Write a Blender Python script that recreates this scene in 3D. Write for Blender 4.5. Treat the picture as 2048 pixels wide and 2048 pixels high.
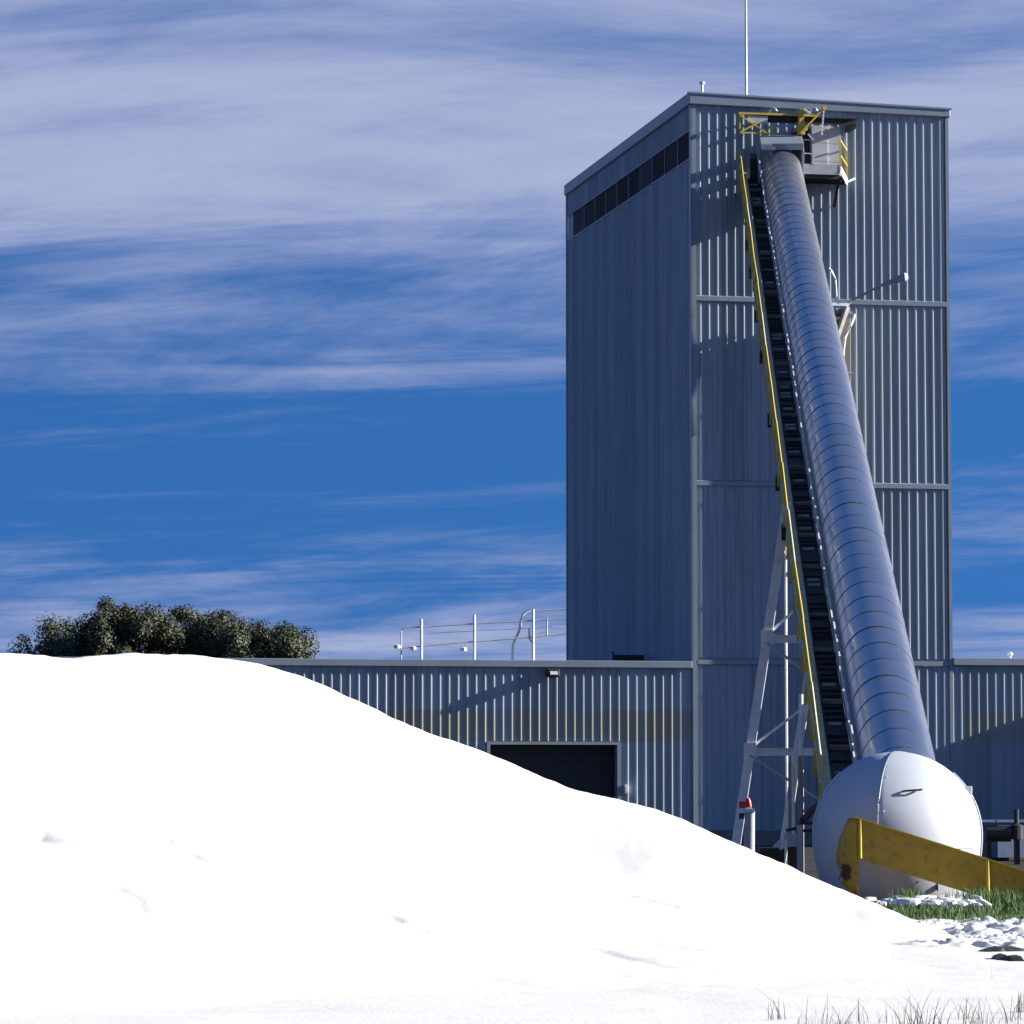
import bpy, bmesh, math, random
import numpy as np
from mathutils import Vector, Matrix, noise

R = math.radians
random.seed(7)
for o in list(bpy.data.objects):
    bpy.data.objects.remove(o)
S = bpy.context.scene
COL = S.collection

# ------------------------------------------------------------------ camera
EYE = 1.7
cam_d = bpy.data.cameras.new('camera')
cam_d.sensor_width = 36
cam_d.sensor_fit = 'HORIZONTAL'
cam_d.lens = 135.35
cam_d.clip_start = 0.5
cam_d.clip_end = 6000
cam = bpy.data.objects.new('camera', cam_d)
COL.objects.link(cam)
cam.location = (0, 0, EYE)
cam.rotation_euler = (R(90 + 4.204), 0, 0)
S.camera = cam
S.render.resolution_x = S.render.resolution_y = 1024

# ------------------------------------------------------------------ sun direction
TH = R(11.2)                      # the building front is turned by this much
GRAZE = R(7.2)                    # the sun rakes along the front wall
EL = R(19.2)
sx = math.cos(GRAZE) * math.cos(TH) + math.sin(GRAZE) * math.sin(TH)
sy = math.cos(GRAZE) * math.sin(TH) - math.sin(GRAZE) * math.cos(TH)
SUN = Vector((sx * math.cos(EL), sy * math.cos(EL), math.sin(EL)))

# ------------------------------------------------------------------ world
W = bpy.data.worlds.new('World')
S.world = W
W.use_nodes = True
nt = W.node_tree
nt.nodes.clear()


class G:
    """tiny node graph helper"""
    def __init__(s, tree):
        s.t = tree

    def n(s, typ, ins=None, **kw):
        nd = s.t.nodes.new(typ)
        for k, v in kw.items():
            setattr(nd, k, v)
        if ins:
            for k, v in ins.items():
                sock = nd.inputs[k]
                if hasattr(v, 'is_output'):
                    s.t.links.new(v, sock)
                else:
                    sock.default_value = v
        return nd

    def math(s, op, a, b=0.0, c=0.0, clamp=False):
        nd = s.n('ShaderNodeMath', {0: a, 1: b, 2: c}, operation=op)
        nd.use_clamp = clamp
        return nd.outputs[0]

    def ramp(s, fac, stops, interp='LINEAR'):
        nd = s.n('ShaderNodeValToRGB', {0: fac})
        cr = nd.color_ramp
        cr.interpolation = interp
        while len(cr.elements) < len(stops):
            cr.elements.new(0.5)
        for e, (p, c) in zip(cr.elements, stops):
            e.position = p
            e.color = (c, c, c, 1) if not isinstance(c, tuple) else (c + (1,) if len(c) == 3 else c)
        return nd.outputs[0]

    def mix(s, fac, a, b, blend='MIX'):
        nd = s.n('ShaderNodeMix', data_type='RGBA', blend_type=blend)
        for k, v in ((0, fac), (6, a), (7, b)):
            if hasattr(v, 'is_output'):
                s.t.links.new(v, nd.inputs[k])
            else:
                nd.inputs[k].default_value = v if k == 0 else (tuple(v) + (1,) if len(v) == 3 else v)
        return nd.outputs[2]


g = G(nt)
tc = g.n('ShaderNodeTexCoord')
dirv = g.n('ShaderNodeVectorMath', {0: tc.outputs['Generated']}, operation='NORMALIZE').outputs[0]
sep = g.n('ShaderNodeSeparateXYZ', {0: dirv})
dx, dy, dz = sep.outputs
zc = g.math('MAXIMUM', dz, 0.0)
# deep, polarised-looking blue: the Nishita sky read well above the hazy horizon
zlift = g.math('ADD', g.math('MULTIPLY', zc, 0.75), 0.30)
lift = g.n('ShaderNodeCombineXYZ', {0: dx, 1: dy, 2: zlift}).outputs[0]
liftn = g.n('ShaderNodeVectorMath', {0: lift}, operation='NORMALIZE').outputs[0]
sky = g.n('ShaderNodeTexSky', {'Vector': liftn}, sky_type='NISHITA', sun_disc=False)
sky.sun_elevation = EL
sky.sun_rotation = math.atan2(SUN.x, SUN.y)
sky.altitude = 0
sky.air_density = 1.0
sky.dust_density = 0.3
sky.ozone_density = 2.0
blue = g.mix(1.0, sky.outputs[0], (0.118, 0.312, 0.575), 'MULTIPLY')
# cirrus: two octaves of noise on a flat cloud layer seen in perspective
den = g.math('ADD', zc, 0.10)
qx = g.math('DIVIDE', dx, den)
qy = g.math('DIVIDE', dy, den)
q1 = g.n('ShaderNodeCombineXYZ', {0: g.math('MULTIPLY', qx, 0.85), 1: g.math('ADD', g.math('MULTIPLY', qy, 1.05), g.math('MULTIPLY', qx, 0.38)), 2: 13.9}).outputs[0]
n1 = g.n('ShaderNodeTexNoise', {'Vector': q1, 'Scale': 1.35, 'Detail': 10.0, 'Roughness': 0.67, 'Distortion': 0.55}).outputs[0]
q2 = g.n('ShaderNodeCombineXYZ', {0: g.math('MULTIPLY', qx, 0.42), 1: g.math('ADD', g.math('MULTIPLY', qy, 1.35), g.math('MULTIPLY', qx, 0.30)), 2: 9.1}).outputs[0]
n2 = g.n('ShaderNodeTexNoise', {'Vector': q2, 'Scale': 2.3, 'Detail': 8.0, 'Roughness': 0.6, 'Distortion': 0.9}).outputs[0]
nn = g.math('ADD', g.math('MULTIPLY', n1, 0.6), g.math('MULTIPLY', n2, 0.4))
cover = g.ramp(g.math('MULTIPLY', zc, 4.0), [
    (0.0, 0.66), (0.15, 0.60), (0.20, 0.505), (0.30, 0.47), (0.345, 0.40), (0.405, 0.36), (0.44, 0.47), (0.54, 0.525), (0.62, 0.615), (0.83, 0.645), (1.0, 0.43)])
cl = g.math('ADD', g.math('SUBTRACT', nn, 0.5), g.math('SUBTRACT', cover, 0.5))
clf = g.n('ShaderNodeMapRange', {0: cl, 1: -0.09, 2: 0.20, 3: 0.0, 4: 0.90}, interpolation_type='SMOOTHSTEP').outputs[0]
thick = g.n('ShaderNodeMapRange', {0: cl, 1: 0.06, 2: 0.30, 3: 0.0, 4: 1.0}, interpolation_type='SMOOTHSTEP').outputs[0]
ccol = g.mix(thick, (1.42, 1.68, 2.70), (1.92, 2.16, 2.95))
skyc = g.mix(clf, blue, ccol)
bg = g.n('ShaderNodeBackground', {0: skyc, 1: 0.10})
out = g.n('ShaderNodeOutputWorld', {0: bg.outputs[0]})

# ------------------------------------------------------------------ sun lamp
sd = bpy.data.lights.new('sun', 'SUN')
sd.energy = 5.0
sd.angle = R(0.5)
sd.color = (1.0, 0.95, 0.87)
sun = bpy.data.objects.new('sun', sd)
COL.objects.link(sun)
sun.location = (60, 20, 60)
sun.rotation_euler = (-SUN).to_track_quat('-Z', 'Y').to_euler()

# ------------------------------------------------------------------ exposure
S.view_settings.view_transform = 'Standard'
S.view_settings.look = 'None'
S.view_settings.exposure = 1.28
S.view_settings.gamma = 1.0
S.view_settings.use_curve_mapping = False
S.render.engine = 'CYCLES'
S.cycles.max_bounces = 6

# ================================================================== helpers
def mat(name, col, rough=0.6, metal=0.0, var=0.12, scale=3.0, bump=0.0, bscale=40.0, stretch=None, dirt=None, obj_var=0.0, spec=0.5, rvar=0.08):
    m = bpy.data.materials.new(name)
    m.use_nodes = True
    t = m.node_tree
    h = G(t)
    b = t.nodes['Principled BSDF']
    tcn = h.n('ShaderNodeTexCoord')
    vec = tcn.outputs['Object']
    if stretch:
        vec = h.n('ShaderNodeVectorMath', {0: vec, 1: stretch}, operation='MULTIPLY').outputs[0]
    info = h.n('ShaderNodeObjectInfo')
    off = h.n('ShaderNodeVectorMath', {0: vec, 1: h.n('ShaderNodeCombineXYZ', {0: h.math('MULTIPLY', info.outputs['Random'], 37.0), 1: 0.0, 2: h.math('MULTIPLY', info.outputs['Random'], 11.0)}).outputs[0]}, operation='ADD').outputs[0]
    nz = h.n('ShaderNodeTexNoise', {'Vector': off, 'Scale': scale, 'Detail': 6.0, 'Roughness': 0.6}).outputs[0]
    lo = tuple(c * (1 - var) for c in col)
    hi = tuple(min(1, c * (1 + var)) for c in col)
    c = h.mix(h.ramp(nz, [(0.3, 0.0), (0.7, 1.0)]), lo, hi)
    if obj_var:
        k = h.n('ShaderNodeMapRange', {0: info.outputs['Random'], 3: 1 - obj_var, 4: 1 + obj_var}).outputs[0]
        c = h.mix(1.0, c, h.n('ShaderNodeCombineColor', {0: k, 1: k, 2: k}).outputs[0], 'MULTIPLY')
    if dirt:
        dcol, amount, dscale = dirt
        dn = h.n('ShaderNodeTexNoise', {'Vector': off, 'Scale': dscale, 'Detail': 8.0, 'Roughness': 0.7}).outputs[0]
        c = h.mix(h.math('MULTIPLY', h.ramp(dn, [(0.5, 0.0), (0.72, 1.0)]), amount), c, dcol)
    t.links.new(c, b.inputs['Base Color'])
    rr = h.n('ShaderNodeMapRange', {0: nz, 3: max(0.02, rough - rvar), 4: min(1, rough + rvar)}).outputs[0]
    t.links.new(rr, b.inputs['Roughness'])
    b.inputs['Metallic'].default_value = metal
    b.inputs['Specular IOR Level'].default_value = spec
    if bump:
        bn = h.n('ShaderNodeTexNoise', {'Vector': vec, 'Scale': bscale, 'Detail': 5.0}).outputs[0]
        bp = h.n('ShaderNodeBump', {'Height': bn, 'Strength': bump, 'Distance': 0.02})
        t.links.new(bp.outputs[0], b.inputs['Normal'])
    return m


M = {}
M['clad'] = mat('blue_grey_cladding', (0.298, 0.352, 0.405), 0.55, 0.0, 0.20, 1.3, stretch=(6, 6, 0.14), dirt=((0.17, 0.16, 0.14), 0.45, 1.6), obj_var=0.15)
M['trim'] = mat('cladding_trim', (0.255, 0.305, 0.36), 0.45, 0.2, 0.08, 1.0, dirt=((0.16, 0.15, 0.13), 0.3, 2.0))
M['dark_pane'] = mat('dark_louvre_pane', (0.068, 0.054, 0.062), 0.85, 0.0, 0.3, 0.8, obj_var=0.35, spec=0.1)
M['concrete'] = mat('plinth_concrete', (0.20, 0.19, 0.18), 0.9, 0, 0.2, 2.0, bump=0.3)
M['door'] = mat('dark_door', (0.032, 0.032, 0.040), 0.8, 0.0, 0.2, 1.5)
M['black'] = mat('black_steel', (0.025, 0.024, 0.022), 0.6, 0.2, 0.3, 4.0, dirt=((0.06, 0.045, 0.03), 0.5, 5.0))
M['galv'] = mat('galvanised_cover', (0.62, 0.605, 0.62), 0.25, 0.94, 0.04, 0.8, stretch=(1, 1, 1), obj_var=0.05, rvar=0.015)
M['galv_dull'] = mat('galvanised_steel', (0.50, 0.52, 0.55), 0.5, 0.4, 0.12, 4.0, dirt=((0.25, 0.2, 0.15), 0.3, 6.0))
M['white_steel'] = mat('white_painted_steel', (0.76, 0.76, 0.75), 0.5, 0.0, 0.1, 3.0, dirt=((0.30, 0.22, 0.15), 0.45, 4.0))
M['grey_steel'] = mat('pale_grey_painted_steel', (0.36, 0.38, 0.41), 0.5, 0.0, 0.1, 3.0, dirt=((0.25, 0.19, 0.13), 0.4, 5.0))
M['panel_grey'] = mat('grey_enclosure_paint', (0.47, 0.48, 0.50), 0.45, 0.0, 0.06, 2.0)
M['yellow'] = mat('yellow_safety_paint', (0.62, 0.44, 0.035), 0.5, 0.0, 0.12, 5.0, dirt=((0.20, 0.12, 0.05), 0.45, 5.0))
M['yellow_plate'] = mat('worn_yellow_plate', (0.54, 0.305, 0.02), 0.55, 0.0, 0.15, 1.8, bump=0.12, bscale=6, dirt=((0.16, 0.08, 0.035), 0.75, 7.0))
M['olive'] = mat('dusty_yellow_beam', (0.62, 0.53, 0.27), 0.6, 0.0, 0.15, 4.0, dirt=((0.16, 0.13, 0.08), 0.5, 5.0))
M['rust'] = mat('rusty_steel', (0.10, 0.055, 0.035), 0.85, 0.1, 0.4, 5.0, bump=0.2)
M['hood'] = mat('white_hood_paint', (0.47, 0.50, 0.55), 0.6, 0.0, 0.03, 1.5, dirt=((0.36, 0.35, 0.33), 0.22, 2.2), bump=0.03, bscale=2.5)
M['red'] = mat('red_cap_paint', (0.55, 0.02, 0.02), 0.4, 0.0, 0.1, 5.0)
M['lens'] = mat('pale_lamp_lens', (0.75, 0.76, 0.72), 0.25, 0.0, 0.03, 5.0)
M['duct'] = mat('weathered_duct', (0.24, 0.22, 0.20), 0.6, 0.2, 0.2, 1.5, stretch=(2, 2, 0.4), dirt=((0.20, 0.12, 0.07), 0.5, 2.0))
M['bark'] = mat('bark', (0.06, 0.045, 0.035), 0.9, 0, 0.3, 6.0, bump=0.5)
M['green_grass'] = mat('green_grass', (0.075, 0.14, 0.03), 0.7, 0, 0.45, 2.0)
M['dry_grass'] = mat('dry_grass', (0.20, 0.18, 0.14), 0.8, 0, 0.35, 4.0)
M['stone'] = mat('dark_damp_stone', (0.05, 0.05, 0.05), 0.9, 0, 0.4, 6.0, bump=0.5)
M['blue_bin'] = mat('dull_blue_paint', (0.08, 0.11, 0.20), 0.6, 0, 0.15, 3.0)


def sand_mat(name, col, bscale, bstr, spots):
    m = bpy.data.materials.new(name)
    m.use_nodes = True
    t = m.node_tree
    h = G(t)
    b = t.nodes['Principled BSDF']
    geo = h.n('ShaderNodeNewGeometry')
    pos = geo.outputs['Position']
    n = h.n('ShaderNodeTexNoise', {'Vector': pos, 'Scale': 1.3, 'Detail': 8.0, 'Roughness': 0.65}).outputs[0]
    c = h.mix(h.ramp(n, [(0.3, 0.0), (0.7, 1.0)]), tuple(x * 0.94 for x in col), tuple(min(0.9, x * 1.04) for x in col))
    sp = h.n('ShaderNodeTexNoise', {'Vector': pos, 'Scale': 7.0, 'Detail': 4.0, 'Roughness': 0.6}).outputs[0]
    c = h.mix(h.math('MULTIPLY', h.ramp(sp, [(0.70, 0.0), (0.78, 1.0)]), spots), c, (0.30, 0.27, 0.22))
    t.links.new(c, b.inputs['Base Color'])
    b.inputs['Roughness'].default_value = 0.95
    b.inputs['Specular IOR Level'].default_value = 0.15
    n2 = h.n('ShaderNodeTexNoise', {'Vector': pos, 'Scale': bscale, 'Detail': 7.0, 'Roughness': 0.7}).outputs[0]
    bp = h.n('ShaderNodeBump', {'Height': n2, 'Strength': bstr, 'Distance': 0.03})
    t.links.new(bp.outputs[0], b.inputs['Normal'])
    return m


M['sand'] = sand_mat('white_silica_sand', (0.77, 0.755, 0.71), 14.0, 0.16, 0.4)
M['sand_rough'] = sand_mat('trodden_white_sand', (0.77, 0.755, 0.72), 18.0, 0.35, 0.6)


def stripe_clad():
    m = M['clad'].copy()
    m.name = 'cladding_with_faded_yellow_stripe'
    t = m.node_tree
    h = G(t)
    b = t.nodes['Principled BSDF']
    src = b.inputs['Base Color'].links[0].from_socket
    z = h.n('ShaderNodeSeparateXYZ', {0: h.n('ShaderNodeNewGeometry').outputs['Position']}).outputs[2]
    inb = h.math('MULTIPLY', h.math('GREATER_THAN', z, 3.47), h.math('LESS_THAN', z, 4.53))
    wear = h.n('ShaderNodeTexNoise', {'Vector': h.n('ShaderNodeNewGeometry').outputs['Position'], 'Scale': 0.9, 'Detail': 7.0}).outputs[0]
    f = h.math('MULTIPLY', inb, h.n('ShaderNodeMapRange', {0: wear, 1: 0.3, 2: 0.7, 3: 0.20, 4: 0.70}).outputs[0])
    t.links.new(h.mix(f, src, (0.31, 0.27, 0.16)), b.inputs['Base Color'])
    return m


M['stripe'] = stripe_clad()


def leaf_mat():
    m = bpy.data.materials.new('oak_leaves')
    m.use_nodes = True
    t = m.node_tree
    h = G(t)
    b = t.nodes['Principled BSDF']
    geo = h.n('ShaderNodeNewGeometry')
    r = geo.outputs['Random Per Island']
    c = h.mix(r, (0.042, 0.054, 0.019), (0.068, 0.077, 0.029))
    k = h.n('ShaderNodeMapRange', {0: h.n('ShaderNodeObjectInfo').outputs['Random'], 3: 0.7, 4: 1.25}).outputs[0]
    c = h.mix(1.0, c, h.n('ShaderNodeCombineColor', {0: k, 1: k, 2: k}).outputs[0], 'MULTIPLY')
    t.links.new(c, b.inputs['Base Color'])
    b.inputs['Roughness'].default_value = 0.65
    return m


M['leaf'] = leaf_mat()


class MB:
    """collects vertices and faces of one mesh"""
    def __init__(s):
        s.v = []
        s.f = []

    def add(s, vs, fs):
        k = len(s.v)
        s.v += [tuple(p) for p in vs]
        s.f += [tuple(i + k for i in f) for f in fs]
        return s

    def box(s, a, b):
        (x0, y0, z0), (x1, y1, z1) = a, b
        return s.add([(x0, y0, z0), (x1, y0, z0), (x1, y1, z0), (x0, y1, z0), (x0, y0, z1), (x1, y0, z1), (x1, y1, z1), (x0, y1, z1)],
                     [(3, 2, 1, 0), (4, 5, 6, 7), (0, 1, 5, 4), (1, 2, 6, 5), (2, 3, 7, 6), (3, 0, 4, 7)])

    def beam(s, p, q, w, h=None, up=(0, 0, 1)):
        """square bar between two points"""
        h = h or w
        p, q = Vector(p), Vector(q)
        d = (q - p).normalized()
        u = Vector(up)
        if abs(d.dot(u)) > 0.97:
            u = Vector((0, 1, 0))
        a = d.cross(u).normalized() * (w / 2)
        c = a.cross(d).normalized() * (h / 2)
        vs = [p - a - c, p + a - c, p + a + c, p - a + c, q - a - c, q + a - c, q + a + c, q - a + c]
        return s.add(vs, [(3, 2, 1, 0), (4, 5, 6, 7), (0, 1, 5, 4), (1, 2, 6, 5), (2, 3, 7, 6), (3, 0, 4, 7)])

    def channel(s, p, q, w, h, t, up=(0, 0, 1), flip=1):
        """C-channel: web and two flanges"""
        p, q = Vector(p), Vector(q)
        d = (q - p).normalized()
        u = Vector(up)
        a = d.cross(u).normalized()
        c = a.cross(d).normalized()
        s.beam(p, q, t, h, up)
        for k in (-1, 1):
            o = c * (h / 2 - t / 2) * k + a * (w / 2) * flip
            s.beam(p + o, q + o, w - t, t - 0.001, up)
        return s

    def tube(s, pts, r, n=8, cap=True):
        pts = [Vector(p) for p in pts]
        rs = r if isinstance(r, (list, tuple)) else [r] * len(pts)
        rings = []
        for i, p in enumerate(pts):
            d = (pts[min(i + 1, len(pts) - 1)] - pts[max(i - 1, 0)]).normalized()
            u = Vector((0, 0, 1)) if abs(d.z) < 0.9 else Vector((0, 1, 0))
            a = d.cross(u).normalized()
            c = a.cross(d).normalized()
            rings.append([p + (a * math.cos(2 * math.pi * k / n) + c * math.sin(2 * math.pi * k / n)) * rs[i] for k in range(n)])
        vs = [v for rg in rings for v in rg]
        fs = []
        for i in range(len(pts) - 1):
            for k in range(n):
                fs.append((i * n + k, i * n + (k + 1) % n, (i + 1) * n + (k + 1) % n, (i + 1) * n + k))
        if cap:
            fs.append(tuple(reversed(range(n))))
            fs.append(tuple((len(pts) - 1) * n + k for k in range(n)))
        return s.add(vs, fs)

    def lathe(s, prof, n=24, c=(0, 0, 0)):
        vs = []
        for (r, z) in prof:
            for k in range(n):
                a = 2 * math.pi * k / n
                vs.append((c[0] + r * math.cos(a), c[1] + r * math.sin(a), c[2] + z))
        fs = []
        for i in range(len(prof) - 1):
            for k in range(n):
                fs.append((i * n + k, i * n + (k + 1) % n, (i + 1) * n + (k + 1) % n, (i + 1) * n + k))
        fs.append(tuple(reversed(range(n))))
        fs.append(tuple((len(prof) - 1) * n + k for k in range(n)))
        return s.add(vs, fs)

    def mesh(s, name, m, smooth=False):
        me = bpy.data.meshes.new(name)
        me.from_pydata([tuple(v) for v in s.v], [], s.f)
        me.materials.append(M[m] if isinstance(m, str) else m)
        bm = bmesh.new()
        bm.from_mesh(me)
        bmesh.ops.recalc_face_normals(bm, faces=bm.faces)
        bm.to_mesh(me)
        bm.free()
        if smooth:
            me.polygons.foreach_set('use_smooth', [True] * len(me.polygons))
        me.update()
        return me

    def build(s, name, m, parent=None, smooth=False, bevel=0):
        o = bpy.data.objects.new(name, s.mesh(name, m, smooth))
        COL.objects.link(o)
        o.parent = parent
        if bevel:
            b = o.modifiers.new('bevel', 'BEVEL')
            b.width = bevel
            b.segments = 2
            b.limit_method = 'ANGLE'
        if smooth:
            e = o.modifiers.new('split', 'EDGE_SPLIT')
            e.split_angle = R(40)
        return o


def inst(name, me, parent=None, loc=(0, 0, 0), rot=(0, 0, 0)):
    o = bpy.data.objects.new(name, me)
    COL.objects.link(o)
    o.parent = parent
    o.location = loc
    o.rotation_euler = rot
    return o


def thing(name, label, cat, loc=(0, 0, 0), rot=(0, 0, 0), group=None):
    o = bpy.data.objects.new(name, None)
    o.empty_display_size = 0.3
    COL.objects.link(o)
    o.location = loc
    o.rotation_euler = rot
    return tag(o, label, cat, group)


def tag(o, label, cat, group=None):
    o['label'] = label
    o['category'] = cat
    if group:
        o['group'] = group
    return o


def struct(o, kind='structure'):
    o['kind'] = kind
    return o


# ================================================================== ground
gm = bpy.data.materials.new('grey_dirt')
gm.use_nodes = True
h = G(gm.node_tree)
pos = h.n('ShaderNodeNewGeometry').outputs['Position']
n = h.n('ShaderNodeTexNoise', {'Vector': pos, 'Scale': 0.5, 'Detail': 9.0, 'Roughness': 0.7}).outputs[0]
cc = h.mix(h.ramp(n, [(0.35, 0.0), (0.65, 1.0)]), (0.030, 0.029, 0.027), (0.075, 0.070, 0.062))
gm.node_tree.links.new(cc, gm.node_tree.nodes['Principled BSDF'].inputs['Base Color'])
gm.node_tree.nodes['Principled BSDF'].inputs['Roughness'].default_value = 0.95
gm.node_tree.nodes['Principled BSDF'].inputs['Specular IOR Level'].default_value = 0.05
M['dirt'] = gm
gnd = MB().add([(-3000, -3000, 0), (3000, -3000, 0), (3000, 3000, 0), (-3000, 3000, 0)], [(0, 1, 2, 3)]).build('ground', 'dirt')
struct(gnd)


def N(x, y, z=0.0):
    return noise.noise(Vector((x, y, z)))


def grid(name, xs, ys, zf, m):
    nx, ny = len(xs), len(ys)
    vs = [(x, y, zf(x, y)) for y in ys for x in xs]
    fs = [(j * nx + i, j * nx + i + 1, (j + 1) * nx + i + 1, (j + 1) * nx + i) for j in range(ny - 1) for i in range(nx - 1)]
    me = bpy.data.meshes.new(name)
    me.from_pydata(vs, [], fs)
    me.materials.append(M[m])
    me.polygons.foreach_set('use_smooth', [True] * len(fs))
    me.update()
    o = bpy.data.objects.new(name, me)
    COL.objects.link(o)
    return o


def sstep(a, b, x):
    t = min(1, max(0, (x - a) / (b - a)))
    return t * t * (3 - 2 * t)


def sand_z(x, y):
    # flat spilled sand, churned up by feet and wheels on the right
    w = 0.9 * N(x * 0.9, y * 0.9, 4)
    edge = min(sstep(52.0, 50.6, y + 0.4 * w), sstep(24.5, 26, y + w), sstep(13.0, 11.5, x + w))
    z = 0.06 * edge - 0.05 * (1 - edge)
    z += 0.025 * N(x * 0.35, y * 0.35) + 0.010 * N(x * 1.7, y * 1.7, 2)
    ch = sstep(3.6, 5.2, x) * sstep(40.8, 42.5, y) * sstep(51.5, 50.2, y)
    a = N(x * 1.7, y * 0.9, 7)
    z += ch * (0.13 * abs(a) + 0.10 * abs(N(x * 3.6, y * 2.1, 1)) + 0.06 * N(x * 8, y * 4.5, 3) + 0.02 * N(x * 17, y * 11, 6) - 0.05)
    # shallow wheel rut in the foreground
    d = (y - (31.8 - 0.45 * (x - 2.0)))
    z -= 0.012 * math.exp(-(d / 0.18) ** 2) * sstep(1.6, 2.4, x)
    z += 0.004 * N(x * 9, y * 9, 6)
    return z


xs = list(np.concatenate([np.arange(-22, 1, 0.5), np.arange(1, 4.4, 0.09), np.arange(4.4, 9.0, 0.055), np.arange(9.0, 26, 0.6)]))
ys = list(np.concatenate([np.arange(13, 26, 0.5), np.arange(26, 40, 0.16), np.arange(40, 42, 0.08), np.arange(42, 52.4, 0.07)]))
sg = grid('sand_ground', xs, ys, sand_z, 'sand_rough')
struct(sg)

# ------------------------------------------------------------------ the stockpile
SIL = [(-900, 1500), (-700, 1380), (-450, 1290), (-250, 1245), (-120, 1236), (0, 1232), (60, 1238), (110, 1243), (200, 1240), (270, 1232), (330, 1239), (400, 1240), (450, 1248), (520, 1259), (600, 1290), (700, 1335),
       (800, 1385), (850, 1398), (900, 1415), (950, 1434), (1000, 1455), (1060, 1487), (1100, 1496), (1170, 1512), (1240, 1528), (1300, 1553), (1370, 1587),
       (1430, 1612), (1500, 1640), (1530, 1660), (1600, 1685), (1680, 1722), (1740, 1750), (1800, 1780), (1850, 1808), (1950, 1850)]
rx, rz, ry = [], [], []
for px, py in SIL:
    Y = float(np.interp(px, [-900, -300, 300, 700, 1000, 1300, 1830, 1950], [40.0, 41.0, 44.6, 46.8, 47.6, 47.0, 44.0, 43.2]))
    rx.append((px * 1.06004 - 1024) * Y / 7700.0)
    rz.append(EYE + (1590 - py * 1.06004) * Y / 7700.0)
    ry.append(Y)


_gx = np.arange(rx[0], rx[-1], 0.03)
_k = np.exp(-np.linspace(-2.2, 2.2, 41) ** 2)
_k /= _k.sum()
_gz = np.convolve(np.pad(np.interp(_gx, rx, rz), 20, mode='edge'), _k, 'valid')
_k2 = np.exp(-np.linspace(-2.2, 2.2, 201) ** 2)
_k2 /= _k2.sum()
_gy = np.convolve(np.pad(np.interp(_gx, rx, ry), 100, mode='edge'), _k2, 'valid')


GULLY = [(-4.2, 42.0, -3.3, 39.4, 0.10), (-4.0, 41.0, -2.9, 37.8, 0.12), (-2.4, 42.6, -1.7, 40.6, 0.08), (-1.9, 39.2, -0.6, 36.0, 0.10), (-0.6, 42.8, 0.3, 40.2, 0.08), (-5.3, 40.6, -4.6, 38.6, 0.09), (1.2, 43.4, 2.1, 41.2, 0.08), (0.4, 37.5, 1.5, 35.0, 0.08), (-3.9, 36.5, -2.7, 33.5, 0.08)]


def pile_z(x, y):
    H = float(np.interp(x, _gx, _gz))
    Y0 = float(np.interp(x, _gx, _gy))
    d = y - Y0 + 0.2 * N(x * 0.4, 3.3)
    s = math.sqrt(d * d + 0.5) - 0.7071
    amp = min(1.0, abs(d) / 1.5)
    z = H - 0.50 * s
    if d < 0:
        # long run-out towards the viewer
        z2 = 0.62 * H * (1 - s / 17.0) - 0.25
        hk = max(0.24 - abs(z - z2), 0.0) / 0.24
        z = max(z, z2) + hk * hk * 0.06
    # run-off facets that follow the fall line, and soft lumps
    f = x * 0.75 + y * 0.65 + 0.8 * N(x * 0.3, y * 0.3, 9)
    z += amp * (0.05 * N(f * 0.55, (x - y) * 0.16, 1.5) + 0.022 * N(f * 1.5, (x - y) * 0.3, 4.5) + 0.008 * N(f * 4.2, (x - y) * 0.8, 8.1))
    z += (0.4 + 0.6 * amp) * 0.014 * N(x * 1.6, y * 1.6, 5)
    z += 0.005 * N(x * 7, y * 7, 5) + (1 - amp) * (0.02 * N(x * 3.1, y * 1.2, 12) + 0.012 * N(x * 6.5, y * 3, 15))
    for (gx0, gy0, gx1, gy1, gd) in GULLY:
        lx, ly = gx1 - gx0, gy1 - gy0
        L2 = lx * lx + ly * ly
        t = ((x - gx0) * lx + (y - gy0) * ly) / L2
        if -0.05 < t < 1.05:
            off = ((x - gx0) * ly - (y - gy0) * lx) / math.sqrt(L2) + 0.12 * N(t * 5, gx0, 2.0)
            if abs(off) < 0.3:
                z -= gd * 0.38 * math.exp(-(off / 0.085) ** 2) * sstep(0, 0.15, t) * sstep(1, 0.8, t) * (0.75 + 0.35 * N(t * 5, gx0, 5.5))
    # rounded toe that runs out under the flat sand
    q_ = z + 0.1
    return -0.1 + (q_ + math.sqrt(q_ * q_ + 0.06)) / 2


xs = list(np.concatenate([np.arange(-14.5, -7.5, 0.35), np.arange(-7.5, 7.4, 0.055)]))
ys = list(np.concatenate([np.arange(24.5, 32.0, 0.3), np.arange(32.0, 49.5, 0.075), np.arange(49.5, 51.0, 0.12), np.arange(51.0, 61, 0.3)]))
sp = grid('sand_pile', xs, ys, pile_z, 'sand')
tag(sp, 'huge white sand stockpile sloping down across the whole foreground', 'sand pile')

# ================================================================== buildings
C = Vector((6.12, 130.0, 0))
BROT = (0, 0, TH)
RIB = 0.3048


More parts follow.
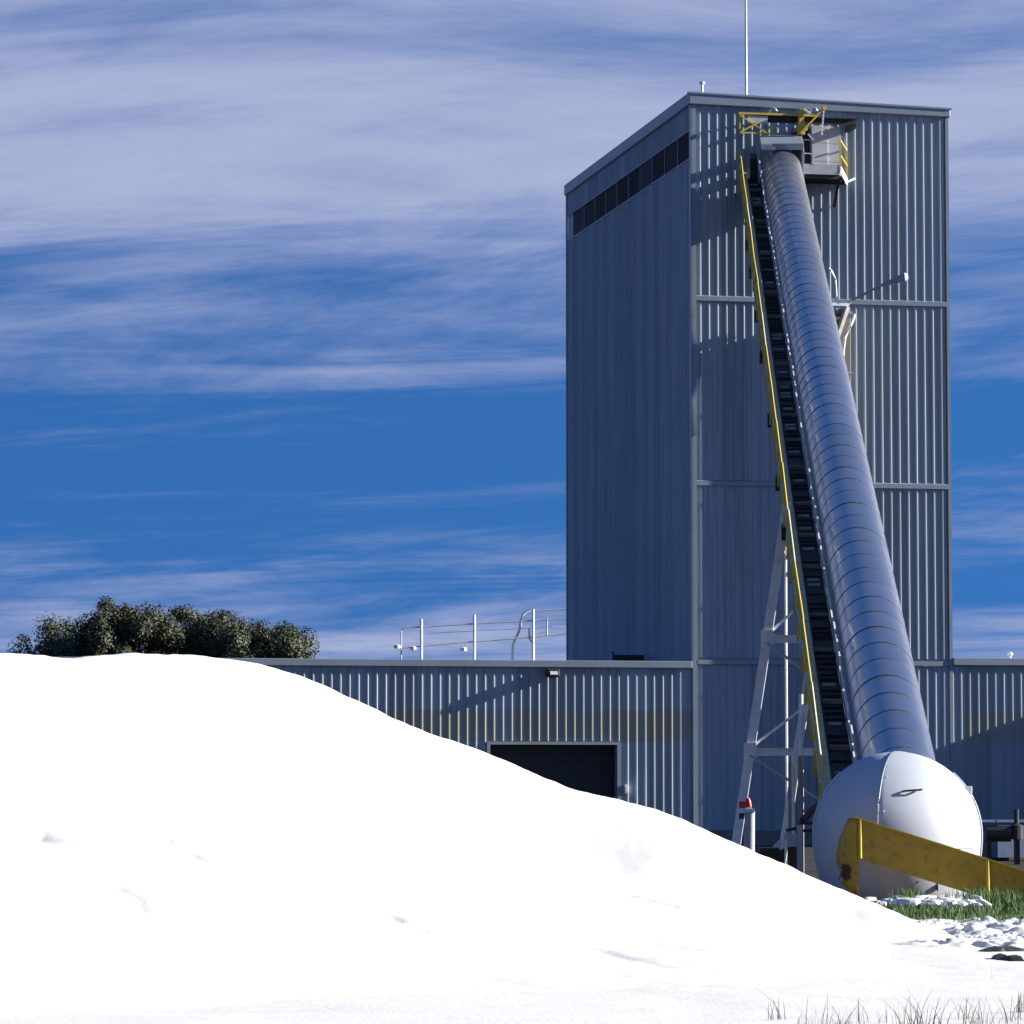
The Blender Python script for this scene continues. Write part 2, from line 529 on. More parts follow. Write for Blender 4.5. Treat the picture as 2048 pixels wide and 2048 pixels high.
def panel_mesh(ribs, hgt, m, key={}):
    k = (ribs, round(hgt, 3), m)
    if k in key:
        return key[k]
    prof = []
    for i in range(ribs):
        c = (i + 0.5) * RIB
        prof += [(c - RIB / 2, 0.0), (c - 0.046, 0.0), (c - 0.018, -0.037), (c + 0.018, -0.037), (c + 0.043, 0.0)]
    prof.append((ribs * RIB - 0.003, 0.0))
    b = MB()
    n = len(prof)
    vs = [(x, y, 0) for x, y in prof] + [(x, y, hgt) for x, y in prof] + [(prof[-1][0], 0.012, 0), (prof[0][0], 0.012, 0), (prof[-1][0], 0.012, hgt), (prof[0][0], 0.012, hgt)]
    fs = [(i, i + 1, n + i + 1, n + i) for i in range(n - 1)]
    fs += [(n - 1, 2 * n, 2 * n + 2, 2 * n - 1), (0, n, 2 * n + 3, 2 * n + 1), (2 * n, 2 * n + 1, 2 * n + 3, 2 * n + 2)]
    b.add(vs, fs)
    key[k] = b.mesh('cladding_panel', m)
    return key[k]


def clad_run(parent, u0, u1, z0, z1, m, w=0.0):
    """panels three ribs wide from u0 to u1"""
    k = int(round((u1 - u0) / RIB))
    i = 0
    while i < k:
        r = min(3, k - i)
        inst('cladding_panel', panel_mesh(r, z1 - z0, m), parent, (u0 + i * RIB, w + random.uniform(-0.003, 0.003), z0))
        i += r


tower = thing('process_tower', 'tall blue-grey ribbed metal tower the conveyor climbs to', 'tower', C, BROT)
TW = 30 * RIB - 0.08          # width 9.06
TD = 20.3
wall = MB().box((0.03, 0.03, 6.2), (TW - 0.03, TD, 25.2)).build('wall', 'trim', tower)
for z0, z1 in ((6.33, 12.16), (12.33, 18.45), (18.63, 25.18)):
    clad_run(wall, 0.13, 0.13 + 29 * RIB, z0, z1, 'clad')
# left face
kp = int(TD / (3 * RIB))
pm_lo = panel_mesh(3, 23.36 - 6.2, 'clad')
pm_hi = panel_mesh(3, 25.18 - 24.33, 'clad')
for k in range(kp):
    w = (k + 1) * 3 * RIB + 0.1
    inst('cladding_panel', pm_lo, wall, (0.0 + random.uniform(-0.004, 0.004), w, 6.2), (0, 0, -math.pi / 2))
    inst('cladding_panel', pm_hi, wall, (0.0, w, 24.33), (0, 0, -math.pi / 2))
strip = MB()
strip.box((-0.045, 0.06, 23.33), (0.02, 19.12, 23.375)).box((-0.045, 0.06, 24.315), (0.02, 19.12, 24.345)).box((-0.045, 19.07, 23.376), (0.02, 19.12, 24.314))
strip.build('louvre_frame', 'trim', tower)
for k in range(10):
    MB().box((0.0 + random.uniform(0, 0.02), 0.1 + k * 1.897, 23.385), (0.03, 0.1 + k * 1.897 + 1.875, 24.31)).build('louvre_pane', 'dark_pane', tower)
    if k:
        MB().box((-0.012, 0.1 + k * 1.897 - 0.03, 23.376), (0.0, 0.1 + k * 1.897 + 0.008, 24.314)).build('mullion', 'trim', tower)
# trims
MB().box((-0.03, -0.075, 0.55), (0.13, 0.0, 25.18)).box((-0.05, -0.075, 6.22), (-0.005, 0.16, 25.18)).build('corner_trim', 'trim', tower)
MB().box((TW - 0.05, -0.05, 0.56), (TW + 0.06, 0.02, 25.18)).box((TW - 0.005, 0.021, 6.25), (TW + 0.058, TD, 25.18)).build('corner_trim', 'trim', tower)
MB().box((-0.06, TD - 0.08, 6.2), (0.0, TD + 0.05, 25.18)).build('corner_trim', 'trim', tower)
for z in (12.24, 18.54):
    MB().box((0.132, -0.075, z - 0.075), (TW - 0.06, 0.0, z + 0.075)).add([(0.132, -0.075, z + 0.076), (TW - 0.06, -0.075, z + 0.076), (TW - 0.06, -0.005, z + 0.12), (0.132, -0.005, z + 0.12)], [(0, 1, 2, 3)]).build('girt_flashing', 'trim', tower)
MB().box((0.132, -0.08, 6.10), (TW - 0.06, 0.0, 6.26)).build('girt_flashing', 'trim', tower)
# roof: fascia round the top, falling slightly to the right
b = MB()
x0, x1, y0, y1 = -0.11, TW + 0.12, -0.13, TD + 0.12
za, zb = 25.61, 25.36
b.add([(x0, y0, 25.19), (x1, y0, 25.05), (x1, y1, 25.05), (x0, y1, 25.19), (x0, y0, za), (x1, y0, zb), (x1, y1, zb), (x0, y1, za)],
      [(3, 2, 1, 0), (4, 5, 6, 7), (0, 1, 5, 4), (1, 2, 6, 5), (2, 3, 7, 6), (3, 0, 4, 7)])
roof = b.build('roof', 'trim', tower, bevel=0.03)
MB().add([(x0 - 0.03, y0 - 0.03, za - 0.05), (x1 + 0.03, y0 - 0.03, zb - 0.05), (x1 + 0.03, y0 + 0.15, zb - 0.05), (x0 - 0.03, y0 + 0.15, za - 0.05),
          (x0 - 0.03, y0 - 0.03, za + 0.012), (x1 + 0.03, y0 - 0.03, zb + 0.012), (x1 + 0.03, y0 + 0.15, zb + 0.012), (x0 - 0.03, y0 + 0.15, za + 0.012)],
         [(3, 2, 1, 0), (4, 5, 6, 7), (0, 1, 5, 4), (1, 2, 6, 5), (2, 3, 7, 6), (3, 0, 4, 7)]).build('gutter_edge', 'trim', roof)

low = thing('low_building', 'long low ribbed metal building with faded yellow stripe and dark doorway', 'building', C, BROT)
L0, R1 = -27.0, 19.2
DL, DR, DT = -7.01, -2.63, 3.38
b = MB()
b.box((L0, 0.03, 0), (DL - 0.02, 26, 6.0)).box((DR + 0.02, 0.03, 0), (R1, 26, 6.0)).box((DL - 0.02, 0.03, DT + 0.02), (DR + 0.02, 26, 6.0)).box((DL - 0.02, 4.0, 0), (DR + 0.02, 5.0, DT + 0.02))
lw = b.build('wall', 'trim', low)
nl = int((-L0 + DL) / RIB)
clad_run(lw, DL - 62 * RIB, DL, 0.56, 5.98, 'stripe')
clad_run(lw, DL, DL + 15 * RIB, DT + 0.12, 5.98, 'stripe')
clad_run(lw, DL + 15 * RIB, DL + 23 * RIB, 0.56, 5.98, 'stripe')
clad_run(lw, 0.13, 0.13 + 31 * RIB, 0.56, 6.09, 'clad')
clad_run(lw, 0.13 + 31 * RIB, 0.13 + 52 * RIB, 0.56, 6.14, 'stripe')
MB().box((TW + 0.1, 0.03, 6.001), (R1, 26, 6.2)).build('wall', 'trim', low)
MB().box((L0, -0.02, 0), (DL - 0.1, 0.029, 0.55)).box((DR + 0.1, -0.02, 0), (R1, 0.029, 0.55)).build('plinth', 'concrete', low)
MB().box((L0, -0.055, 0.5), (DL - 0.1, -0.021, 0.562)).box((DR + 0.1, -0.055, 0.5), (R1, -0.021, 0.562)).build('base_flashing', 'trim', low)
MB().box((L0 - 0.1, -0.13, 5.96), (-0.06, 0.3, 6.20)).build('roof_fascia', 'trim', low, bevel=0.02)
MB().box((TW + 0.07, -0.13, 6.12), (R1 + 0.1, 0.3, 6.38)).build('roof_fascia', 'trim', low, bevel=0.02)
MB().add([(L0, 0.3, 6.1), (R1, 0.3, 6.1), (R1, 26, 6.15), (L0, 26, 6.15), (L0, 13, 6.55), (R1, 13, 6.55)], [(0, 1, 5, 4), (4, 5, 2, 3), (0, 4, 3), (1, 2, 5)]).build('roof', 'trim', low)
dr = MB().box((DL - 0.09, -0.07, 0), (DL + 0.02, 0.05, DT + 0.1)).box((DR - 0.02, -0.07, 0), (DR + 0.11, 0.05, DT + 0.1)).box((DL + 0.02, -0.07, DT), (DR - 0.02, 0.05, DT + 0.1)).build('door_frame', 'trim', low)
for k in range(11):
    MB().box((DL + 0.02, 0.55, 0.02 + k * 0.306), (DR - 0.02, 0.6, 0.02 + k * 0.306 + 0.298)).build('door_slat', 'door', low)
# the wing that steps forward at the right-hand end
wing = MB().box((R1 - 1.3, -6.0, 0), (R1 + 8, 0.0, 6.35)).build('wing_wall', 'trim', low)
pmw = panel_mesh(3, 5.6, 'clad')
for k in range(6):
    inst('cladding_panel', pmw, wing, (R1 - 1.32, -0.08 - k * 3 * RIB, 0.56), (0, 0, -math.pi / 2))
    inst('cladding_panel', pmw, wing, (R1 - 1.2 + k * 3 * RIB, -6.03, 0.56))
MB().box((R1 - 1.5, -6.2, 6.36), (R1 + 8.1, -0.14, 6.5)).build('roof_fascia', 'trim', low)

# ------------------------------------------------------------------ on the tower and roofs
o = thing('radio_mast', 'tall thin white mast rising from the tower roof', 'mast', C + Matrix.Rotation(TH, 3, 'Z') @ Vector((2.25, 1.2, 25.5)), BROT)
MB().tube([(0, 0, 0), (0, 0, 2.2), (0, 0, 5.2)], [0.05, 0.042, 0.03], 8).build('pole', 'white_steel', o)
MB().box((-0.12, -0.12, 0), (0.12, 0.12, 0.03)).tube([(0, 0, 0.03), (0, 0, 0.22)], 0.065).build('base', 'galv_dull', o)
o = thing('vent_pipe', 'short white vent pipe near the front left corner of the tower roof', 'pipe', C + Matrix.Rotation(TH, 3, 'Z') @ Vector((0.58, 0.8, 25.55)), BROT)
MB().tube([(0, 0, 0), (0, 0, 0.5)], 0.045).build('pipe', 'white_steel', o)
MB().lathe([(0.035, 0.5), (0.1, 0.52), (0.1, 0.57), (0.03, 0.62)], 10).build('cap', 'galv_dull', o)

duct = thing('wall_duct', 'weathered vertical duct on the tower front hidden behind the conveyor tube', 'duct', C, BROT)
MB().box((4.62, -0.59, 0.0), (5.42, -0.05, 18.05)).build('shaft', 'duct', duct, bevel=0.02)
MB().box((4.56, -0.63, 18.06), (5.48, -0.05, 18.16)).build('cap_plate', 'trim', duct)
for z in (3, 6.5, 9.5, 13, 16):
    MB().box((4.58, -0.625, z), (5.46, -0.045, z + 0.07)).build('joint_flange', 'galv_dull', duct)

o = thing('bracket_lamp', 'long-armed outdoor lamp sticking out to the right of the conveyor tube', 'lamp', C, BROT)
MB().tube([(5.2, -0.55, 18.22), (5.45, -0.6, 18.52), (6.2, -0.75, 18.92), (6.75, -0.85, 19.2)], [0.05, 0.045, 0.04, 0.035], 8).build('arm', 'trim', o)
MB().add([(6.45, -0.90, 19.00), (6.45, -0.74, 19.00), (7.22, -0.74, 19.18), (7.22, -1.08, 19.18), (6.45, -0.88, 19.10), (6.45, -0.76, 19.10), (7.2, -0.8, 19.47), (7.2, -1.04, 19.47), (7.36, -0.80, 19.28), (7.36, -1.02, 19.28), (7.33, -0.83, 19.45), (7.33, -1.0, 19.45)],
         [(0, 1, 2, 3), (4, 5, 6, 7), (0, 1, 5, 4), (0, 3, 7, 4), (1, 2, 6, 5), (2, 3, 9, 8), (6, 7, 11, 10), (2, 8, 10, 6), (3, 9, 11, 7), (8, 9, 11, 10)]).build('lamp_head', 'trim', o)
MB().add([(6.55, -0.88, 18.99), (6.55, -0.78, 18.99), (7.16, -0.82, 19.14), (7.16, -1.02, 19.14)], [(0, 1, 2, 3)]).build('lens', 'lens', o)
MB().box((5.0, -0.62, 18.17), (5.4, -0.45, 18.24)).build('mount', 'grey_steel', o)

o = thing('strut_bracket', 'white bent strut bracket between the conveyor tube and tower wall', 'bracket', C, BROT)
MB().beam((4.7, -0.75, 18.36), (5.32, -0.7, 18.36), 0.1).build('top_bar', 'white_steel', o)
MB().beam((5.28, -0.72, 18.28), (4.72, -0.78, 16.75), 0.17, 0.12).build('strut', 'white_steel', o)
MB().beam((5.12, -0.8, 18.15), (4.8, -0.82, 17.3), 0.06).build('inner_strut', 'rust', o)
o = tag(MB().tube([(5.55, -0.62, 18.05), (5.5, -0.7, 17.9), (5.36, -0.74, 17.62), (5.16, -0.78, 17.2), (5.1, -0.78, 16.8), (5.08, -0.75, 15.6)], 0.045, 8).build('conduit', 'white_steel', None, True), 'thin white conduit curving down beside the tower bracket', 'conduit')
o.location, o.rotation_euler = C, BROT
o = tag(MB().tube([(4.62, -0.7, 19.6), (4.72, -0.72, 19.5), (4.84, -0.74, 19.2), (4.88, -0.72, 18.7), (4.88, -0.7, 18.2)], 0.04, 8).build('conduit', 'white_steel', None, True), 'short white conduit loop at the right edge of the tube above the lamp', 'conduit')
o.location, o.rotation_euler = C, BROT

# service platform, doors and hoist by the conveyor head
o = thing('service_platform', 'small steel platform with yellow railing high on the tower front', 'platform', C, BROT)
fz = 22.72
pl = [(3.3, -0.06), (3.3, -1.3), (4.86, -1.3), (5.46, -0.06)]
vs = [(x, y, fz) for x, y in pl] + [(x, y, fz + 0.1) for x, y in pl]
MB().add(vs, [(3, 2, 1, 0), (4, 5, 6, 7), (0, 1, 5, 4), (1, 2, 6, 5), (2, 3, 7, 6), (3, 0, 4, 7)]).build('deck', 'grey_steel', o)
MB().box((3.4, -1.22, fz - 0.14), (4.85, -1.16, fz - 0.002)).box((3.4, -0.7, fz - 0.14), (5.1, -0.64, fz - 0.002)).box((3.4, -0.2, fz - 0.14), (5.35, -0.14, fz - 0.002)).build('under_shade_bars', 'black', o)  # black bars standing in for the strip of shadow beneath the deck
MB().beam((3.35, -1.28, fz + 0.21), (4.85, -1.28, fz + 0.21), 0.03, 0.26).build('toe_board', 'grey_steel', o)
MB().beam((4.88, -1.3, fz + 0.2), (5.48, -0.07, fz - 0.04), 0.03, 0.26).build('toe_board', 'white_steel', o)
for k in (0, 1):
    x, y = [(4.88, -1.28), (5.46, -0.1)][k]
    MB().beam((x, y, fz + 0.1), (x, y, fz + 1.2 - 0.16 * k), 0.05).build('rail_post', 'yellow', o)
for z in (0.68, 1.2):
    MB().beam((4.88, -1.28, fz + z), (5.46, -0.1, fz + z - 0.16), 0.05).build('rail', 'yellow', o)
MB().beam((3.95, -1.29, fz + 0.34), (3.95, -1.29, fz + 0.95), 0.045).build('rail_post', 'galv_dull', o)
MB().beam((3.5, -1.29, fz + 0.7), (4.2, -1.29, fz + 0.7), 0.035).build('rail', 'galv_dull', o)
for x in (3.6, 5.0):
    MB().beam((x, -0.06, fz - 0.9), (x, -0.75, fz - 0.03), 0.08).build('brace', 'black', o)
MB().beam((5.3, -0.4, fz - 0.12), (5.75, -0.06, fz + 0.1), 0.05).build('stay', 'white_steel', o)

o = thing('equipment_enclosure', 'plain grey sheet-metal enclosure behind the yellow platform railing', 'enclosure', C, BROT)
for i, (a, c) in enumerate(((4.15, 4.72), (4.73, 5.2))):
    for j, (e, f_) in enumerate(((22.85, 23.32), (23.33, 23.95), (23.96, 24.55))):
        MB().box((a, -0.35 + 0.1 * i, e), (c, -0.06, f_)).build('panel', 'panel_grey', o, bevel=0.01)
MB().box((3.55, -0.2, 22.85), (4.13, -0.06, 23.65)).build('doorway', 'black', o)
for z in (23.2, 24.05):
    MB().box((3.5, -0.25, z), (4.14, -0.201, z + 0.05)).build('cross_bar', 'galv_dull', o)
MB().box((3.55, -0.14, 23.66), (4.14, -0.06, 24.5)).build('louvre', 'door', o)

o = thing('hoist_gantry', 'dark monorail beam with yellow hoist frame at the top of the conveyor', 'hoist', C + Vector((-0.19 * math.cos(TH), -0.19 * math.sin(TH), 0)), BROT)
b = MB()
for dz_, hh in ((0.10, 0.03), (-0.10, 0.03)):
    b.box((2.05, -1.02, 24.62 + dz_ - hh / 2), (5.75, -0.86, 24.62 + dz_ + hh / 2))
b.box((2.05, -0.95, 24.536), (5.75, -0.93, 24.704))
b.box((5.6, -0.92, 24.40), (5.75, -0.06, 24.70))
b.build('beam', 'black', o)
MB().box((1.58, -1.08, 24.735), (4.3, -1.03, 24.80)).build('top_rail', 'yellow', o)
xb = MB()
xb.beam((1.62, -1.05, 24.72), (1.62, -1.05, 24.08), 0.05).beam((1.62, -1.05, 24.1), (2.75, -1.05, 24.1), 0.05).beam((2.75, -1.05, 24.08), (2.75, -1.05, 24.45), 0.05)
xb.build('hanger_frame', 'yellow', o)
MB().beam((1.63, -1.08, 24.68), (2.55, -1.08, 24.12), 0.05).build('brace', 'yellow', o)
MB().beam((1.63, -1.11, 24.12), (2.35, -1.11, 24.50), 0.05).build('brace', 'yellow', o)
MB().box((1.9, -1.04, 24.45), (2.6, -1.0, 24.70)).build('sign_plate', 'panel_grey', o)
MB().add([(3.62, -1.25, 24.08), (3.86, -1.25, 24.08), (3.80, -1.25, 24.92), (3.66, -1.25, 24.96), (3.62, -1.05, 24.08), (3.86, -1.05, 24.08), (3.80, -1.05, 24.92), (3.66, -1.05, 24.96)],
         [(0, 1, 2, 3), (7, 6, 5, 4), (0, 4, 5, 1), (1, 5, 6, 2), (2, 6, 7, 3), (3, 7, 4, 0)]).build('hoist_body', 'yellow', o, bevel=0.02)
MB().tube([(3.86, -1.3, 24.28), (3.86, -1.05, 24.28)], 0.09, 12).build('drum', 'yellow', o)
MB().beam((3.68, -1.28, 24.1), (4.5, -1.28, 24.98), 0.06).build('jib', 'yellow', o)
MB().tube([(4.52, -1.36, 25.0), (4.52, -1.2, 25.0)], 0.08, 12).build('sheave', 'yellow', o)
MB().beam((3.8, -1.28, 24.95), (4.05, -1.28, 24.8), 0.06).build('link_arm', 'white_steel', o)
ch = MB()
for k in range(7):
    zz = 24.92 - k * 0.125
    ch.box((4.47 - 0.01 * k, -1.32, zz - 0.10), (4.52 - 0.01 * k, -1.26, zz))
ch.build('chain', 'white_steel', o)
MB().beam((3.95, -1.27, 24.1), (4.15, -1.27, 23.88), 0.05).build('hook', 'galv_dull', o)

for (u, z, lab) in ((2.72, 25.02, 'left of the two small gooseneck lamps under the tower fascia'), (4.15, 25.08, 'right of the two small gooseneck lamps under the tower fascia')):
    o = thing('gooseneck_lamp', lab, 'lamp', C, BROT, 'gooseneck lamps under the fascia')
    MB().tube([(u - 0.13, -0.06, z - 0.35), (u - 0.1, -0.2, z - 0.1), (u, -0.34, z + 0.05), (u + 0.1, -0.42, z + 0.07)], 0.028, 8).build('neck', 'white_steel', o)
    MB().lathe([(0.03, 0.0), (0.09, -0.09), (0.095, -0.11), (0.02, -0.1)], 12, (u + 0.12, -0.43, z + 0.08)).build('shade', 'galv_dull', o)

o = thing('wall_light', 'small black floodlight on the low wall beside the tower', 'lamp', C, BROT)
MB().add([(-5.1, -0.5, 5.66), (-4.7, -0.5, 5.66), (-4.7, -0.08, 5.62), (-5.1, -0.08, 5.62), (-5.1, -0.44, 5.90), (-4.7, -0.44, 5.90), (-4.7, -0.08, 5.92), (-5.1, -0.08, 5.92)],
         [(3, 2, 1, 0), (4, 5, 6, 7), (0, 1, 5, 4), (1, 2, 6, 5), (2, 3, 7, 6), (3, 0, 4, 7)]).build('housing', 'black', o, bevel=0.02)
MB().add([(-5.03, -0.502, 5.71), (-4.77, -0.502, 5.71), (-4.77, -0.475, 5.82), (-5.03, -0.475, 5.82)], [(0, 1, 2, 3)]).build('lens', 'lens', o)
o = tag(MB().box((-2.42, -0.16, 1.75), (-2.28, -0.05, 2.05)).box((-2.40, -0.18, 1.8), (-2.30, -0.161, 2.0)).build('switch_box', 'white_steel', None, bevel=0.008), 'little pale switch box on the wall right of the dark doorway', 'switch box')
o.location, o.rotation_euler = C, BROT

# pipes and rails on the low roof
def at(px, py, Y):
    """point at depth Y seen at (px, py) of the 1932-wide view, used for measured positions"""
    p = math.atan(566 / 7700.0)
    r = (px * 1.06004 - 1024) / 7700.0
    u = (1024 - py * 1.06004) / 7700.0
    d = (r, math.cos(p) - u * math.sin(p), math.sin(p) + u * math.cos(p))
    t = Y / d[1]
    return Vector((d[0] * t, Y, EYE + d[2] * t))


RY = 140.0
o = thing('roof_railing', 'thin steel railing with white posts on the low roof left of the tower', 'railing', at(900, 1240, 152.0))
org = o.location.copy()
def rp(px, py, dw=0.0):
    # points on an upright plane just behind the front roof edge
    w = 23.6 + dw * 0.3
    a = at(px, py, 100.0) - Vector((0, 0, EYE))
    wx, wy = -math.sin(TH), math.cos(TH)
    t = (w + C.x * wx + C.y * wy) / (a.x * wx + a.y * wy)
    return a * t + Vector((0, 0, EYE)) - org
for px, ty in ((795, 1168), (895, 1160), (1006, 1149)):
    MB().tube([rp(px, ty), rp(px, 1275)], 0.055, 8).build('post', 'white_steel', o)
MB().tube([rp(757, 1248), rp(757, 1192), rp(759, 1187), rp(765, 1184), rp(795, 1183), rp(895, 1177), rp(1006, 1171), rp(1085, 1166.5)], 0.028, 8).build('upper_rail', 'galv_dull', o, True)
MB().tube([rp(757, 1223), rp(850, 1214), rp(895, 1211), rp(1006, 1202), rp(1085, 1194)], 0.028, 8).build('lower_rail', 'galv_dull', o)
MB().tube([rp(790, 1196, 0.4), rp(1085, 1181, 0.4)], 0.012, 6).build('cable', 'white_steel', o)
MB().tube([rp(1006, 1153), rp(1085, 1148)], 0.028, 8).build('top_rail', 'galv_dull', o)
MB().tube([rp(1032, 1201), rp(1032, 1166)], 0.03, 6).build('stub_post', 'galv_dull', o)
MB().beam(rp(1017, 1196), rp(1032, 1192), 0.06).build('clamp', 'galv_dull', o)
for px, py in ((754, 1224), (784, 1227), (879, 1229)):
    c = rp(px - 5, py)
    MB().lathe([(0.03, 0.0), (0.13, 0.02), (0.13, 0.14), (0.03, 0.17)], 10, (c.x, c.y, c.z)).build('insulator', 'white_steel', o)
MB().tube([rp(880, 1213), rp(880, 1229)], 0.03, 6).build('stub_post', 'white_steel', o)
o = tag(MB().tube([rp(967, 1262, 0.5), rp(967, 1232, 0.5), rp(968, 1216, 0.5), rp(980, 1189, 0.5), rp(983, 1170, 0.5), rp(986, 1161, 0.5), rp(992, 1155, 0.5), rp(1004, 1152, 0.5)], 0.05, 8).build('vent_pipe', 'white_steel', None, True),
        'swan-necked white pipe bending over on the low roof railing', 'pipe')
o.location = org
o = tag(MB().tube([rp(998, 1185, 0.3), rp(999, 1205, 0.3), rp(1007, 1216, 0.3), rp(1007, 1262, 0.3)], 0.04, 8).build('conduit', 'white_steel', None, True), 'short forked white conduit on the post nearest the tower', 'conduit')
o.location = org
p = at(1182, 1238, 136)
o = tag(MB().box((p.x - 0.5, 135.6, 6.1), (p.x + 0.62, 136.2, 6.62)).tube([(p.x - 0.48, 135.7, 6.62), (p.x - 0.48, 135.7, 6.75)], 0.03).build('roof_box', 'black', None), 'low dark box on the roof at the foot of the tower', 'roof box')
p = at(1906, 1240, 140)
o = tag(MB().lathe([(0.04, 0), (0.04, 0.5), (0.1, 0.52), (0.1, 0.6), (0.03, 0.64)], 10, (p.x, p.y, p.z - 0.45)).build('roof_vent', 'white_steel', None), 'tiny white vent on the low roof right of the tower', 'vent')

# ================================================================== conveyor
A = Vector((6.81, 68.5, 2.47))
B = Vector((9.09, 128.5, 22.73))
D = (B - A).normalized()
T0 = A - D * 5.0                                    # tail, inside the hood
slope = math.asin(D.z)
head = math.atan2(-D.x, D.y)
CL = (130.1 - T0.y) / D.y
conv = thing('conveyor', 'long inclined conveyor with shiny galvanised cover and dark side walkway', 'conveyor', T0, (slope, 0, head))
CR = 0.65
PITCH = 1.07
# cover sheets, each lapping over the next one below
cov = None
def cover_mesh():
    b = MB()
    n = 30
    ang = [R(-25) + (R(230)) * k / n for k in range(n + 1)]
    rows = [(-0.012, CR + 0.011), (0.0, CR + 0.012), (0.06, CR + 0.009), (0.35, CR + 0.006), (0.75, CR + 0.003), (PITCH, CR)]
    vs = []
    for y, r in rows:
        for a in ang:
            vs.append((r * math.cos(a), y, r * math.sin(a)))
    m = n + 1
    fs = [(i * m + k, i * m + k + 1, (i + 1) * m + k + 1, (i + 1) * m + k) for i in range(len(rows) - 1) for k in range(n)]
    b.add(vs, fs)
    me = b.mesh('cover_sheet', 'galv', True)
    return me
cme = cover_mesh()
M['band'] = mat('dark_lap_band', (0.17, 0.175, 0.20), 0.55, 0.3, 0.2, 3.0)
_b = MB()
_a = [R(-25) + R(230) * k / 30 for k in range(31)]
_rows = [(-0.022, CR - 0.001), (-0.022, CR + 0.009), (-0.013, CR + 0.009), (-0.013, CR - 0.001)]
_b.add([(r * math.cos(a), y, r * math.sin(a)) for y, r in _rows for a in _a], [(i * 31 + k, i * 31 + k + 1, (i + 1) * 31 + k + 1, (i + 1) * 31 + k) for i in range(3) for k in range(30)])
bandme = _b.mesh('lap_band', 'band', True)
s = 2.2
while s < CL - 1.6:
    o = inst('cover_sheet', cme, conv, (random.uniform(-0.0015, 0.0015), s, random.uniform(-0.0015, 0.0015)), (random.uniform(-0.003, 0.003), random.uniform(-0.02, 0.02), random.uniform(-0.003, 0.003)))
    inst('lap_band', bandme, o)
    s += PITCH
# belt and frame below the cover
MB().box((-0.45, 0.5, -0.05), (0.45, CL - 0.3, -0.03)).build('belt', 'black', conv)
for x in (-0.62, 0.62):
    MB().channel((x, 1.2, -0.42), (x, CL, -0.42), 0.09, 0.22, 0.02, flip=-1 if x < 0 else 1).build('stringer', 'grey_steel', conv)
    MB().beam((x, 4, -1.15), (x, CL, -1.15), 0.08).build('bottom_chord', 'grey_steel', conv)
tr = MB()
k = 4.0
while k < CL - 2.2:
    for x in (-0.62, 0.62):
        tr.beam((x, k, -0.54), (x, k + 1.07, -1.11), 0.05)
        tr.beam((x, k + 1.07, -1.11), (x, k + 2.14, -0.54), 0.05)
    k += 2.14
tr.build('truss_lattice', 'grey_steel', conv)
# walkway on the left
DZ = -0.52
MB().box((-1.12, 3.0, DZ - 0.06), (-0.70, CL - 0.2, DZ - 0.03)).build('walkway_deck', 'black', conv)
cle = MB().box((-1.09, 0, DZ - 0.029), (-0.74, 0.035, DZ + 0.012)).mesh('cleat', 'black')
cle2 = MB().box((-1.05, 0, DZ - 0.029), (-0.80, 0.04, DZ + 0.02)).mesh('cleat', 'galv_dull')
k = 3.2
i = 0
while k < CL - 0.3:
    if random.random() < 0.8:
        inst('cleat', cle if random.random() < 0.85 else cle2, conv, (0, k + random.uniform(-0.03, 0.03), random.uniform(-0.01, 0.01)))
    k += 0.36
jm = MB().box((-1.10, 0, DZ - 0.028), (-0.73, 0.06, DZ + 0.05)).mesh('deck_joint', 'duct')
k = 3.6
while k < CL - 0.5:
    inst('deck_joint', jm, conv, (0, k + random.uniform(-0.5, 0.5), 0))
    k += 3.05
# dusty yellow outer beam, in lengths
k = 3.0
while k < CL:
    e = min(k + 6.1, CL)
    MB().channel((-1.16, k + 0.01, DZ - 0.02), (-1.16, e - 0.01, DZ - 0.02), 0.19, 0.30, 0.015, flip=-1).build('walkway_beam', 'olive', conv)
    k += 6.1
# handrail
k = 3.4
pm = MB().beam((-1.40, 0, DZ - 0.1), (-1.40, 0, DZ + 1.02), 0.045, up=(0, 1, 0)).mesh('handrail_post', 'yellow')
while k < CL - 0.6:
    inst('handrail_post', pm, conv, (0, k, 0))
    k += 2.13
for z, m in ((1.04, 'yellow'), (0.55, 'olive')):
    k = 3.2
    while k < CL - 0.6:
        e = min(k + 4.26, CL - 0.5)
        j = random.uniform(-0.012, 0.012)
        MB().tube([(-1.40 + j, k, DZ + z), (-1.40 - j, e, DZ + z)], 0.022, 8).build('handrail', m if random.random() < 0.6 else 'olive', conv)
        k += 4.26
# pull-cord conduit with clips between walkway and cover
MB().tube([(-0.80, 3.0, 0.42), (-0.80, CL - 1.5, 0.42)], 0.014, 6).build('pull_cord', 'galv_dull', conv)
for w in range(3):
    pass
cm = [MB().box((-0.815, 0, 0.41), (-0.785, L, 0.445)).beam((-0.80, 0.05, 0.41), (-0.68, 0.05, -0.30), 0.012).mesh('cord_clip', 'white_steel') for L in (0.12, 0.3, 0.5)]
k = 3.3
while k < CL - 1.7:
    inst('cord_clip', random.choice(cm), conv, (random.uniform(-0.02, 0.02), k, random.uniform(-0.02, 0.03)))
    k += random.uniform(0.55, 1.15)
# odd fittings along the outer side
for k in (22.5, 27.0, 33.5, 41.0, 46.5, 53.0, 57.5):
    MB().box((-1.46, k, DZ - 0.25), (-1.36, k + 0.35, DZ + 0.05)).build('junction_box', 'black', conv, bevel=0.01)
